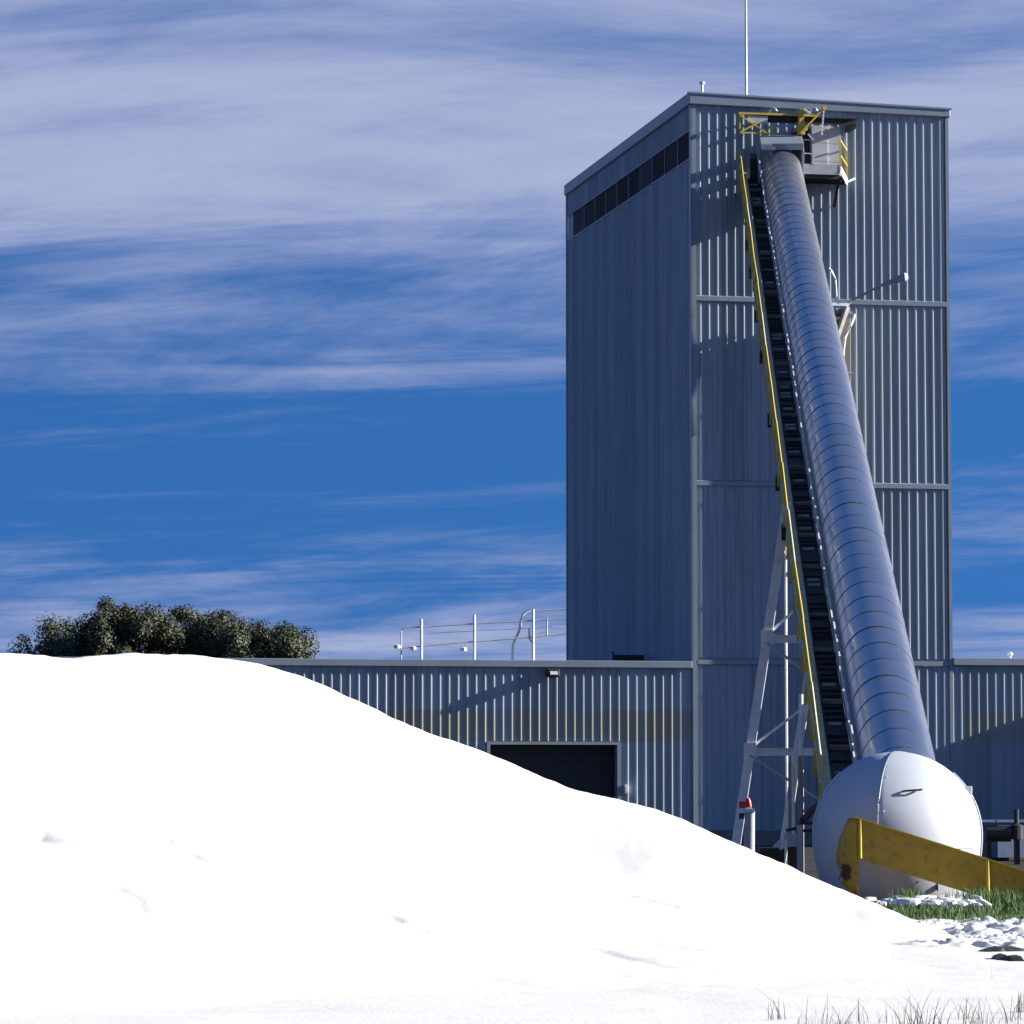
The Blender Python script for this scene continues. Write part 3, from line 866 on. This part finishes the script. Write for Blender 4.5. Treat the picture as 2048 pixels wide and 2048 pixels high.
# head frame
hd = MB()
y0, y1 = CL - 1.9, CL - 0.1
hd.box((-0.72, y0, 0.68), (0.72, y1, 0.90)).box((0.66, y0, -0.5), (0.74, y1, 0.679)).box((-0.80, y0 + 0.3, -0.5), (-0.70, y1, 0.679))
hd.build('head_chute', 'trim', conv, bevel=0.015)
MB().add([(-0.70, y0 - 0.03, 0.70), (-0.2, y0 - 0.03, 0.70), (-0.2, y0 - 0.03, 0.76), (-0.4, y0 - 0.03, 0.89), (-0.70, y0 - 0.03, 0.89), (-0.70, y0 - 0.001, 0.70), (-0.2, y0 - 0.001, 0.70), (-0.2, y0 - 0.001, 0.76), (-0.4, y0 - 0.001, 0.89), (-0.70, y0 - 0.001, 0.89)],
         [(0, 1, 2, 3, 4), (9, 8, 7, 6, 5), (0, 5, 6, 1), (1, 6, 7, 2), (2, 7, 8, 3), (3, 8, 9, 4), (4, 9, 5, 0)]).build('gusset_plate', 'white_steel', conv)
MB().box((-1.05, CL - 1.2, -1.6), (0.7, CL - 0.2, -0.6)).build('head_drive_box', 'black', conv)
MB().box((-1.05, CL - 1.25, DZ + 0.02), (-0.82, CL - 0.2, 0.30)).build('motor_guard', 'black', conv)

# ------------------------------------------------------------------ support bents
Rc = Matrix.Rotation(head, 3, 'Z')
def conv_pt(Y, x=0.0, z=0.0):
    """world point on the conveyor cross-section whose axis is at depth Y"""
    t = (Y - T0.y) / D.y
    base = T0 + D * t
    return base + Vector((x * math.cos(head), x * math.sin(head), 0)) + Vector((0, 0, z))


def bent(Y, levels, label, spread, topz, legw):
    c = conv_pt(Y)
    o = thing('conveyor_trestle', label, 'trestle', (c.x, c.y, 0), (0, 0, head), 'steel trestles under the conveyor')
    zt = c.z + topz
    def leg(sgn, z):
        f = 1 - z / zt
        return Vector((-1.30 - spread * f if sgn < 0 else 0.5, 0, z))
    for sgn in (-1, 1):
        a, b_ = leg(sgn, 0), leg(sgn, zt if sgn < 0 else zt - 1.2)
        MB().beam(a, b_, legw, 0.12, up=(0, 1, 0)).build('leg', 'white_steel', o, bevel=0.012)
        MB().box((a.x - 0.2, -0.2, 0), (a.x + 0.2, 0.2, 0.04)).build('foot_plate', 'grey_steel', o)
    MB().beam((-1.3, 0, zt - 1.25), (0.62, 0, zt - 1.25), 0.14).build('cap_beam', 'grey_steel', o)
    for i, z in enumerate(levels):
        p, q = leg(-1, z), leg(1, z)
        MB().channel(p, q, 0.1, 0.17, 0.02).build('cross_beam', 'white_steel', o)
        for sgn in (-1, 1):
            e = leg(sgn, z)
            MB().box((e.x - 0.14, -0.1, z - 0.2), (e.x + 0.14, -0.085, z + 0.2)).build('gusset_plate', 'white_steel', o)
        lo = levels[i + 1] if i + 1 < len(levels) else 0.15
        hi = levels[i - 1] if i > 0 else zt
        for sgn in (-1, 1):
            e = leg(sgn, z)
            mid_h = Vector((-0.05 * sgn, 0, min(hi, z + 1.75)))
            mid_l = Vector((-0.05 * sgn, 0, max(lo, z - 1.5)))
            MB().beam(e + Vector((0, -0.07 * sgn, 0.08)), mid_h + Vector((0, -0.07 * sgn, 0)), 0.10, 0.06).build('brace', 'white_steel', o)
            MB().beam(e + Vector((0, 0.07 * sgn, -0.08)), mid_l + Vector((0, 0.07 * sgn, 0)), 0.10, 0.06).build('brace', 'grey_steel', o)
    return o


bent(86.0, (5.18, 2.66), 'tall white lattice trestle under the middle of the conveyor', 1.28, -0.12, 0.21)
bent(74.0, (), 'short plain trestle under the lower end of the conveyor', 0.62, -0.25, 0.17)
MB_ = MB()
p = at(1482, 1000, 86.3)
MB_.tube([(p.x, 86.3, 0), (p.x, 86.3, p.z)], 0.03, 8)
tag(MB_.build('conduit', 'white_steel', None), 'thin vertical white conduit through the lattice trestle', 'conduit')
for px, ty, r, lab in ((1511, 1310, 0.042, 'brighter thick white pipe standing left of the lower walkway'), (1496, 1420, 0.03, 'slimmer pale pipe beside the thick white pipe')):
    p = at(px, ty, 70.5)
    q = at(px, 1560, 70.5)
    tag(MB().tube([(p.x, 70.5, q.z - 1.0), (p.x, 70.5, p.z)], r, 10).build('standpipe', 'white_steel', None, True), lab, 'pipe')

# ------------------------------------------------------------------ hopper frame beside the hood
def P(px, py, Y):
    v = at(px, py, Y)
    return v
hy = 66.2
o = thing('hopper_frame', 'rusty steel frame standing just left of the white hood', 'frame', (P(1500, 1600, hy).x, hy, 0))
ox = o.location.x
def hx(px):
    return P(px, 1600, hy).x - ox
ztop = P(1500, 1556, hy).z
MB().box((hx(1488), 0.2, 0), (hx(1506), 0.32, ztop - 0.2)).build('column', 'rust', o)
MB().channel((hx(1513), 0, 0), (hx(1513), 0, ztop), 0.09, 0.13, 0.015, up=(0, 1, 0)).build('column', 'grey_steel', o)
MB().box((hx(1508), -0.08, ztop + 0.001), (hx(1560), 0.5, ztop + 0.05)).build('top_plate', 'black', o)
MB().beam((hx(1512), 0.0, ztop - 0.1), (hx(1560), 0.0, ztop - 0.1), 0.07, 0.05).build('cross_beam', 'black', o)
MB().beam((hx(1485), 0.25, ztop - 0.10), (hx(1508), 0.25, ztop - 0.06), 0.08, 0.05).build('cross_beam', 'black', o)
MB().box((hx(1486), 0.12, ztop - 0.38), (hx(1504), 0.199, ztop - 0.15)).build('name_plate', 'panel_grey', o)
MB().beam((hx(1515), 0.1, ztop + 0.06), (hx(1545), 0.4, ztop + 0.32), 0.09).build('strut', 'rust', o)
MB().box((hx(1500), 1.5, 0.3), (hx(1506), 1.6, ztop + 1.1)).build('upright', 'duct', o)
MB().box((hx(1519), 1.5, 0.3), (hx(1529), 1.6, ztop + 1.2)).build('upright', 'duct', o)
MB().box((hx(1440), 0.8, 0), (hx(1486), 2.2, P(1460, 1600, hy + 1).z)).build('sump_box', 'black', o)
MB().tube([(hx(1477), 0.1, P(1477, 1570, hy).z), (hx(1478), 0.1, P(1477, 1600, hy).z), (hx(1472), 0.1, P(1477, 1603, hy).z)], 0.03, 8).build('spout', 'white_steel', o)

ry_ = 72.0
p = P(1414, 1600, ry_)
o = thing('capped_post', 'grey post with white collar and bright red cap at the trestle foot', 'post', (p.x, ry_, 0))
zt = P(1414, 1527, ry_).z
MB().tube([(0, 0, 0), (0, 0, 0.75), (0.01, 0, zt)], [0.10, 0.10, 0.095], 16).build('body', 'grey_steel', o, True)
MB().lathe([(0.07, zt - 0.05), (0.105, zt - 0.05), (0.105, zt + 0.02), (0.06, zt + 0.03)], 16).build('collar', 'white_steel', o)
MB().tube([(0, 0, zt + 0.03), (-0.015, 0, zt + 0.14), (-0.03, 0, zt + 0.21)], [0.05, 0.05, 0.035], 12).build('cap', 'red', o, True)
MB().box((-0.19, -0.03, zt + 0.02), (-0.05, 0.05, zt + 0.15)).build('flag', 'red', o)
MB().box((-0.19, -0.04, zt - 0.18), (-0.1, 0.04, zt - 0.07)).build('latch', 'black', o)
MB().beam((0.05, 0.1, 0.25), (0.75, 0.1, P(1450, 1570, ry_).z), 0.13, 0.08).build('raker', 'grey_steel', o)

# ------------------------------------------------------------------ white hood
HY = 63.0
hc = Vector((P(1692, 1575, HY).x, HY, 1.06))
hood = thing('feed_hood', 'big round white steel hood over the foot of the conveyor', 'hood', (hc.x, hc.y, 0))
HR = 1.345


def dome(a0, a1, dr, z_lo=-1.02, steps=20, zsteps=22, back=False):
    """piece of the bulging hood between two bearings (0 = towards viewer, + = right)"""
    b = MB()
    vs, fs = [], []
    m = steps + 1
    for j in range(zsteps + 1):
        t = j / zsteps
        el = math.asin(max(-1, z_lo / HR)) + t * (R(86) - math.asin(z_lo / HR))
        for i in range(m):
            a = a0 + (a1 - a0) * i / steps
            r = HR * math.cos(el)
            # skirt stays fuller than a sphere below the waist
            if el < 0:
                r = HR * (1 - 0.20 * (el / R(50)) ** 2)
            rr = r * (1 + 0.20 * math.exp(-abs(a - R(-17)) / R(35))) + dr
            z = (HR + dr) * math.sin(el) if el > 0 else HR * math.sin(el)
            vs.append((rr * math.sin(a), -rr * math.cos(a) * 1.05, z + hc.z))
    for j in range(zsteps):
        for i in range(steps):
            fs.append((j * m + i, j * m + i + 1, (j + 1) * m + i + 1, (j + 1) * m + i))
    b.add(vs, fs)
    return b


# bearings are bent by the panel joints: left, centre and right sheets and the back
dome(R(-178), R(-16), 0.0, steps=40).build('side_sheet', 'hood', hood, True)
dome(R(-18), R(34), 0.012, steps=24).build('centre_sheet', 'hood', hood, True)
dome(R(32), R(182), 0.0, steps=40).build('side_sheet', 'hood', hood, True)
# rims, seam, handle
rim = []
for k in range(21):
    el = R(-48) + R(96) * k / 20
    r = HR * math.cos(el) if el > 0 else HR * (1 - 0.20 * (el / R(50)) ** 2)
    rim.append((el, r))
for sgn in (-1, 1):
    a = R(80) * sgn
    MB().tube([((r * (1 + 0.2 * math.exp(-abs(a - R(-17)) / R(35))) + 0.012) * math.sin(a), -(r + 0.012) * math.cos(a) * 1.05, HR * math.sin(el) + hc.z) for el, r in rim], 0.02, 6).build('rim', 'hood', hood, True)
def hood_r(el, a):
    r = HR * math.cos(el) if el > 0 else HR * (1 - 0.20 * (el / R(50)) ** 2)
    return r * (1 + 0.20 * math.exp(-abs(a - R(-17)) / R(35)))


for a in (R(-17),):
    els = [R(-46) + R(116) * k / 26 for k in range(27)]
    MB().tube([((hood_r(e, a) + 0.008) * math.sin(a), -(hood_r(e, a) + 0.008) * math.cos(a) * 1.05, HR * math.sin(e) + hc.z) for e in els], 0.013, 6).build('seam_strap', 'hood', hood, True)
    for e in els[2:-3:6]:
        for da in (R(-3.2), R(3.2)):
            rr = hood_r(e, a + da) + 0.012
            MB().lathe([(0.014, -0.012), (0.014, 0.012), (0.006, 0.016)], 6, (rr * math.sin(a + da), -rr * math.cos(a + da) * 1.05, HR * math.sin(e) + hc.z)).build('bolt', 'galv_dull', hood)
el = R(-9)
r = HR * (1 - 0.2 * (el / R(50)) ** 2) + 0.012
MB().tube([(r * k_ * math.sin(R(a)), -r * k_ * math.cos(R(a)) * 1.05, HR * math.sin(el) + hc.z) for a, k_ in [(a, 1 + 0.20 * math.exp(-(a + 17) / 35)) for a in range(2, 62, 4)]], 0.008, 6).build('seam', 'hood', hood, True)
el = R(31)
r = (HR + 0.02) * math.cos(el)
r *= 1 + 0.20 * math.exp(-22 / 35)
hp = [((r + d) * math.sin(R(a)), -(r + d) * math.cos(R(a)) * 1.05, HR * math.sin(el) + hc.z + 0.01 * i) for i, (a, d) in enumerate(((-2, 0), (-1, 0.05), (4, 0.06), (11, 0.06), (12, 0.0)))]
MB().tube(hp, 0.016, 8).build('handle', 'black', hood, True)
el = R(33)
r = HR * math.cos(el)
MB().box((r * math.sin(R(80)), -0.3, HR * math.sin(el) + hc.z - 0.07), (r * math.sin(R(80)) + 0.09, -0.2, HR * math.sin(el) + hc.z + 0.05)).build('latch', 'white_steel', hood, bevel=0.01)
for (a, z) in ((-10, 0.36), (8, 0.30), (25, 0.28), (24, 0.17)):
    r = 1.20 * (1 + 0.20 * math.exp(-abs(a + 17) / 35))
    MB().box((r * math.sin(R(a)) - 0.008, -r * math.cos(R(a)) * 1.05 - 0.05, z), (r * math.sin(R(a)) + 0.008, -r * math.cos(R(a)) * 1.05 + 0.02, z + 0.1)).build('bolt_slot', 'black', hood)

# ------------------------------------------------------------------ yellow wing plate
PY = 60.6
o = thing('yellow_wing_plate', 'thick yellow steel plate slanting to the ground in front of white hood', 'steel plate', (P(1620, 1600, PY).x, PY - 0.1, 0), (0, 0, R(5.5)))
ox = o.location.x
def q(px, py, dy=0.0):
    v = P(px, py, PY)
    return Vector((v.x - ox, dy, v.z))
tl, tr_, bl, br = q(1619, 1544), q(2080, 1690), q(1619, 1621), q(2080, 1762)
def slab(name, pts, y0, y1, m, bev=0.0):
    n = len(pts)
    vs = [(p.x, y0, p.z) for p in pts] + [(p.x, y1, p.z) for p in pts]
    fs = [tuple(range(n)), tuple(reversed(range(n, 2 * n)))] + [(i, (i + 1) % n, n + (i + 1) % n, n + i) for i in range(n)]
    return MB().add(vs, fs).build(name, m, o, bevel=bev)
j1 = q(1864, 1621)
j2 = q(1864, 1703)
m1, m2 = q(1740, 1585), q(1740, 1659)
def on(a, b_, px):
    x = q(px, 1600).x
    t = (x - a.x) / (b_.x - a.x)
    return a + (b_ - a) * t
slab('plate', [bl, on(bl, br, 1864) + Vector((-0.004, 0, 0)), on(tl, tr_, 1864) + Vector((-0.004, 0, 0)), tl], 0.0, 0.03, 'yellow_plate')
slab('plate', [on(bl, br, 1864) + Vector((0.004, 0, 0)), br, tr_, on(tl, tr_, 1864) + Vector((0.004, 0, 0))], 0.002, 0.032, 'yellow_plate')
MB().beam(tl + Vector((-0.1, -0.01, 0.035)), tr_ + Vector((0, -0.01, 0.012)), 0.09, 0.018).build('top_flange', 'yellow', o)
for px in (1621, 1865):
    a, b_ = on(bl, br, px), on(tl, tr_, px)
    MB().tube([(a.x, -0.028, a.z + 0.02), (a.x, -0.028, b_.z - 0.014)], 0.03, 12).build('stiffener', 'yellow', o, True)
# curled and torn left end
prof = [(1618, 0.0), (1610, 0.03), (1602, 0.10), (1594, 0.2), (1588, 0.34)]
tops = [1545, 1541, 1546, 1562, 1585]
bots = [1690, 1688, 1676, 1664, 1646]
cv = MB()
rows = 9
vs = []
random.seed(3)
for i, (px, dy_) in enumerate(prof):
    for j in range(rows):
        t = j / (rows - 1)
        py = tops[i] + (bots[i] - tops[i]) * t
        jx = (random.uniform(-3.5, 3.5) if (t > 0.5) else random.uniform(-1, 1)) * (1 if i else 0.2)
        v = q(px + jx + (-4 * math.sin(math.pi * t) if i == len(prof) - 1 else 0), py + (random.uniform(-4, 4) if j in (0, rows - 1) and i else 0))
        vs.append((v.x, dy_ + random.uniform(-0.015, 0.015), v.z))
fs = []
for i in range(len(prof) - 1):
    for j in range(rows - 1):
        fs.append((i * rows + j, (i + 1) * rows + j, (i + 1) * rows + j + 1, i * rows + j + 1))
cv.add(vs, fs)
tc_ = cv.build('torn_end', 'yellow_plate', o, True)
tc_['label'] = 'torn rusty curled end of the yellow plate'
so = tc_.modifiers.new('thick', 'SOLIDIFY')
so.thickness = 0.02
rs = [(1593, 1629), (1598, 1633), (1602, 1631), (1607, 1641), (1603, 1648), (1606, 1660), (1600, 1657), (1597, 1663), (1591, 1652), (1594, 1643), (1589, 1637)]
nr = len(rs)
ra = [tuple(q(x_, y_, 0.075 + 0.09 * (1607 - x_) / 18)) for x_, y_ in rs]
rb = [(a_, b_ + 0.05, c_) for a_, b_, c_ in ra]
MB().add(ra + rb, [tuple(range(nr)), tuple(reversed(range(nr, 2 * nr)))] + [(i_, (i_ + 1) % nr, nr + (i_ + 1) % nr, nr + i_) for i_ in range(nr)]).build('rusty_hole_patch', 'rust', o)  # dark rusty patch stands in for the shaded hole in the torn end
MB().tube([q(1583, 1658, 0.05), q(1592, 1640, 0.1)], 0.012, 6).build('loose_rod', 'rust', o)

# ------------------------------------------------------------------ clutter in the shade on the far right
o = thing('steel_bin', 'dull blue open steel bin in shade at the right edge', 'bin', (P(1925, 1640, 100).x, 100, 0), (0, 0, 0.3))
MB().box((-0.9, -0.6, 0.1), (0.9, 0.6, 0.14)).box((-0.9, -0.6, 0.141), (0.9, -0.56, 1.0)).box((-0.9, 0.56, 0.141), (0.9, 0.6, 1.0)).box((-0.9, -0.559, 0.141), (-0.86, 0.559, 1.0)).box((0.86, -0.559, 0.141), (0.9, 0.559, 1.0)).build('body', 'blue_bin', o)
MB().box((-0.94, -0.65, 1.001), (0.94, -0.56, 1.06)).box((-0.94, 0.56, 1.001), (0.94, 0.65, 1.06)).build('rim', 'blue_bin', o)
for k in (-0.6, 0.6):
    MB().box((k - 0.06, -0.5, 0), (k + 0.06, 0.5, 0.099)).build('skid', 'black', o)
o = thing('pump_unit', 'small dark pump on a stand behind the yellow plate', 'pump', (P(1888, 1630, 95).x, 95, 0))
MB().tube([(-0.35, 0, 0.75), (0.25, 0, 0.75)], [0.2, 0.2], 14).build('motor', 'black', o)
MB().lathe([(0.05, 0.6), (0.16, 0.62), (0.16, 0.95), (0.06, 1.0), (0.06, 1.35)], 12, (0.4, 0, 0)).build('casing', 'door', o)
for k in (-0.3, 0.4):
    MB().box((k - 0.05, -0.2, 0), (k + 0.05, 0.2, 0.62)).build('stand', 'black', o)
o = tag(MB().lathe([(0.27, 0), (0.29, 0.02), (0.28, 0.3), (0.295, 0.32), (0.28, 0.34), (0.28, 0.58), (0.295, 0.6), (0.28, 0.62), (0.29, 0.88), (0.27, 0.9)], 20, (P(1872, 1600, 110).x, 110, 0)).build('oil_drum', 'door', None), 'dark drum against the shaded wall right of the hood', 'drum')

# ================================================================== sand rubble, stones, grass
def lump(b, c, r, sq=0.6, seed=0):
    n1, n2 = 6, 4
    vs = [(c[0], c[1], c[2] + r * sq)]
    for j in range(1, n2):
        el = math.pi / 2 - math.pi * j / n2
        for i in range(n1):
            a = 2 * math.pi * i / n1
            k = 1 + random.uniform(-0.28, 0.28)
            vs.append((c[0] + r * k * math.cos(el) * math.cos(a), c[1] + r * k * math.cos(el) * math.sin(a), c[2] + r * sq * k * math.sin(el)))
    vs.append((c[0], c[1], c[2] - r * sq))
    fs = [(0, 1 + i, 1 + (i + 1) % n1) for i in range(n1)]
    for j in range(n2 - 2):
        for i in range(n1):
            fs.append((1 + j * n1 + i, 1 + j * n1 + (i + 1) % n1, 1 + (j + 1) * n1 + (i + 1) % n1, 1 + (j + 1) * n1 + i))
    last = len(vs) - 1
    base = 1 + (n2 - 2) * n1
    fs += [(last, base + (i + 1) % n1, base + i) for i in range(n1)]
    b.add(vs, fs)


random.seed(11)
b = MB()
for k in range(190):
    px = random.gauss(1748, 46)
    Y = random.uniform(58.0, 60.3)
    x = (px * 1.06 - 1024) * Y / 7700
    r = random.uniform(0.03, 0.13) * (1.25 if random.random() < 0.2 else 1)
    lump(b, (x, Y, 0.03 + r * 0.3), r)
rub = b.build('sand_rubble', 'sand', None, True)
struct(rub, 'stuff')
rub['label'] = 'crumbled lumps of white sand at the foot of the hood'
rub['category'] = 'rubble'
b = MB()
for k in range(90):
    x = random.uniform(4.2, 8.4)
    y = random.uniform(43.5, 51.0)
    r = random.uniform(0.012, 0.04) * (1.7 if random.random() < 0.1 else 1)
    lump(b, (x, y, sand_z(x, y) + r * 0.25), r, 0.7)
cl_ = b.build('sand_clods', 'sand', None, True)
struct(cl_, 'stuff')
cl_['label'] = 'loose clods on the churned white sand at right'
cl_['category'] = 'clods'
labs = ['long flat dark stone at the right edge of the sand', 'wide dark stone lying left of the long flat one', 'small dark oval stone below the long flat one', 'dark oval stone nearest the right edge', 'ragged dark clump beside the sand pile toe']
for (px, py, w, d), lab in zip(((1908, 1794, 0.20, 0.12), (1877, 1795, 0.14, 0.1), (1885, 1809, 0.10, 0.09), (1914, 1811, 0.11, 0.1), (1797, 1776, 0.10, 0.12)), labs):
    v = at(px, py, 40)
    t = EYE - 0.07
    ddir = (v - Vector((0, 0, EYE)))
    k = -t / ddir.z
    gx, gy = ddir.x * k, ddir.y * k
    b = MB()
    lump(b, (0, 0, 0.0), 1.0, 1.0)
    so = b.build('stone', 'stone', None, True)
    so.location = (gx, gy, sand_z(gx, gy) + 0.005)
    so.scale = (w, d * 2.2, 0.05)
    tag(so, lab, 'stone', 'dark stones on the sand')


def blades(name, spots, hmin, hmax, wid, lean, m, seg=3):
    b = MB()
    for (x, y, z) in spots:
        hgt = random.uniform(hmin, hmax)
        a = random.uniform(0, 2 * math.pi)
        l = random.uniform(0, lean) * hgt
        fx, fy = math.cos(a) * l, math.sin(a) * l
        ca = random.uniform(0, math.pi)
        wx, wy = math.cos(ca) * wid / 2, math.sin(ca) * wid / 2
        vs, fs = [], []
        for j in range(seg):
            t = j / seg
            w = (1 - t * 0.8)
            vs += [(x + fx * t * t - wx * w, y + fy * t * t - wy * w, z + hgt * t), (x + fx * t * t + wx * w, y + fy * t * t + wy * w, z + hgt * t)]
        vs.append((x + fx, y + fy, z + hgt))
        for j in range(seg - 1):
            fs.append((2 * j, 2 * j + 1, 2 * j + 3, 2 * j + 2))
        fs.append((2 * seg - 2, 2 * seg - 1, 2 * seg))
        b.add(vs, fs)
    me = bpy.data.meshes.new(name)
    me.from_pydata(b.v, [], b.f)
    me.materials.append(M[m])
    me.update()
    o = bpy.data.objects.new(name, me)
    COL.objects.link(o)
    return o


random.seed(5)
sp_ = []
while len(sp_) < 16000:
    x, y = random.uniform(4.4, 10.5), random.uniform(50.4, 60.2)
    if y > 57.0 and x < 7.0 and random.random() < 0.9:
        continue
    if N(x * 0.8, y * 0.5, 2.2) + 0.6 < random.random() * 0.7:
        continue
    sp_.append((x, y, 0.0))
gg = blades('grass', sp_, 0.04, 0.15, 0.016, 0.7, 'green_grass')
struct(gg, 'stuff')
gg['label'] = 'strip of green grass between the sand and the yellow plate'
gg['category'] = 'grass'
sp_ = [(random.gauss(6.15, 0.12), random.gauss(60.0, 0.15), 0.0) for k in range(260)] + [(random.gauss(7.3, 0.3), random.gauss(59.8, 0.2), 0.0) for k in range(500)] + [(random.uniform(7.0, 9.5), random.gauss(59.6, 0.3), 0.0) for k in range(700)]
g2 = blades('grass', sp_, 0.1, 0.32, 0.016, 0.6, 'green_grass')
struct(g2, 'stuff')
g2['label'] = 'taller green weeds growing against the hood and yellow plate'
g2['category'] = 'grass'
sp_ = []
cl_c = [(random.uniform(1.9, 4.1), random.uniform(26.9, 28.6)) for k in range(38)]
for (cx, cy) in cl_c:
    for k in range(random.randint(4, 12)):
        x, y = random.gauss(cx, 0.05), random.gauss(cy, 0.08)
        sp_.append((x, y, sand_z(x, y) - 0.01))
dg = blades('dry_grass', sp_, 0.06, 0.29, 0.007, 1.0, 'dry_grass', 4)
struct(dg, 'stuff')
dg['label'] = 'sparse dry grass stalks poking from the sand at bottom right'
dg['category'] = 'grass'
for (px, py, lab) in ((1869, 1845, 'lone upright dry stalk in the sand at right'), (1925, 1910, 'dark dry tuft at the right edge of the sand')):
    v = at(px, py, 40)
    ddir = (v - Vector((0, 0, EYE)))
    k = -(EYE - 0.06) / ddir.z
    gx, gy = ddir.x * k, ddir.y * k
    o = blades('dry_stalk', [(gx + random.gauss(0, 0.03 if 'tuft' in lab else 0.002), gy + random.gauss(0, 0.03), sand_z(gx, gy) - 0.01) for k in range(14 if 'tuft' in lab else 2)], 0.12, 0.22, 0.007, 0.5 if 'tuft' in lab else 0.05, 'dry_grass')
    tag(o, lab, 'grass tuft')

# ================================================================== trees
def tree(label, x, y, hgt, rw, nclump, seed, density=1.0):
    random.seed(seed)
    o = thing('oak_tree', label, 'tree', (x, y, 0), (0, 0, 0), 'oak trees behind the low building')
    tb = MB()
    tb.tube([(0, 0, 0), (0.1, 0, 1.2), (0.0, 0.1, 2.6), (0.1, 0, 3.8)], [0.42, 0.34, 0.28, 0.22], 10)
    cents = []
    for k in range(nclump):
        a = random.uniform(0, 2 * math.pi)
        rr = math.sqrt(random.random()) * 0.92
        u = random.random()
        cz = hgt * 0.42 + (hgt * 0.58 - 0.5) * u * math.sqrt(max(0.05, 1 - rr ** 4 * 0.92))
        cents.append(Vector((rr * rw * math.cos(a), rr * rw * 0.8 * math.sin(a), cz)))
    for k in range(0, nclump, 4):
        c = cents[k]
        tb.tube([(0.05, 0, 2.4 + random.uniform(0, 1.2)), c * 0.5 + Vector((0, 0, 1.7 + random.uniform(0, 0.4))), c], [0.14, 0.08, 0.03], 6)
    tb.build('trunk', 'bark', o, True)
    rng = np.random.default_rng(seed)
    pts, nrm = [], []
    for c in cents:
        cr = random.choice((0.35, 0.5, 0.6, 0.75, 0.9))
        nl = int(850 * density * (cr / 0.7) ** 2)
        d = rng.normal(size=(nl, 3)) * (1, 1, 0.8)
        d /= np.linalg.norm(d, axis=1)[:, None]
        p = np.array(c) + d * (cr * rng.random(nl) ** 0.4)[:, None]
        k = p[:, 2] < hgt + rng.uniform(-0.25, 0.05, nl)
        pts.append(p[k])
        nrm.append((d * 0.8 + rng.normal(size=(nl, 3)) * 0.33 + (0, 0, 0.25))[k])
    p = np.concatenate(pts)
    nv = np.concatenate(nrm)
    nv /= np.linalg.norm(nv, axis=1)[:, None]
    rd = rng.normal(size=nv.shape)
    qv = np.cross(nv, rd)
    qv /= np.linalg.norm(qv, axis=1)[:, None]
    rv = np.cross(nv, qv)
    sz = rng.uniform(0.035, 0.085, len(p))[:, None]
    vs = np.stack([p - qv * sz, p + rv * sz * 0.6, p + qv * sz, p - rv * sz * 0.6], 1).reshape(-1, 3).tolist()
    fs = np.arange(len(p) * 4).reshape(-1, 4).tolist()
    me = bpy.data.meshes.new('crown')
    me.from_pydata(vs, [], fs)
    me.materials.append(M['leaf'])
    me.update()
    co = bpy.data.objects.new('crown', me)
    COL.objects.link(co)
    co.parent = o


tree('leftmost dark oak, loosest crown with sky showing through', -20.2, 176, 10.1, 3.1, 95, 21, 0.5)
tree('tall dark oak second from left behind the sand pile crest', -17.6, 175, 10.85, 3.2, 200, 22)
tree('dark oak in the middle right of the row above the sand crest', -14.3, 177, 10.6, 3.1, 170, 23)
tree('rightmost dark oak, lower and rounded beside the roof edge', -11.6, 175, 9.95, 2.8, 150, 24)
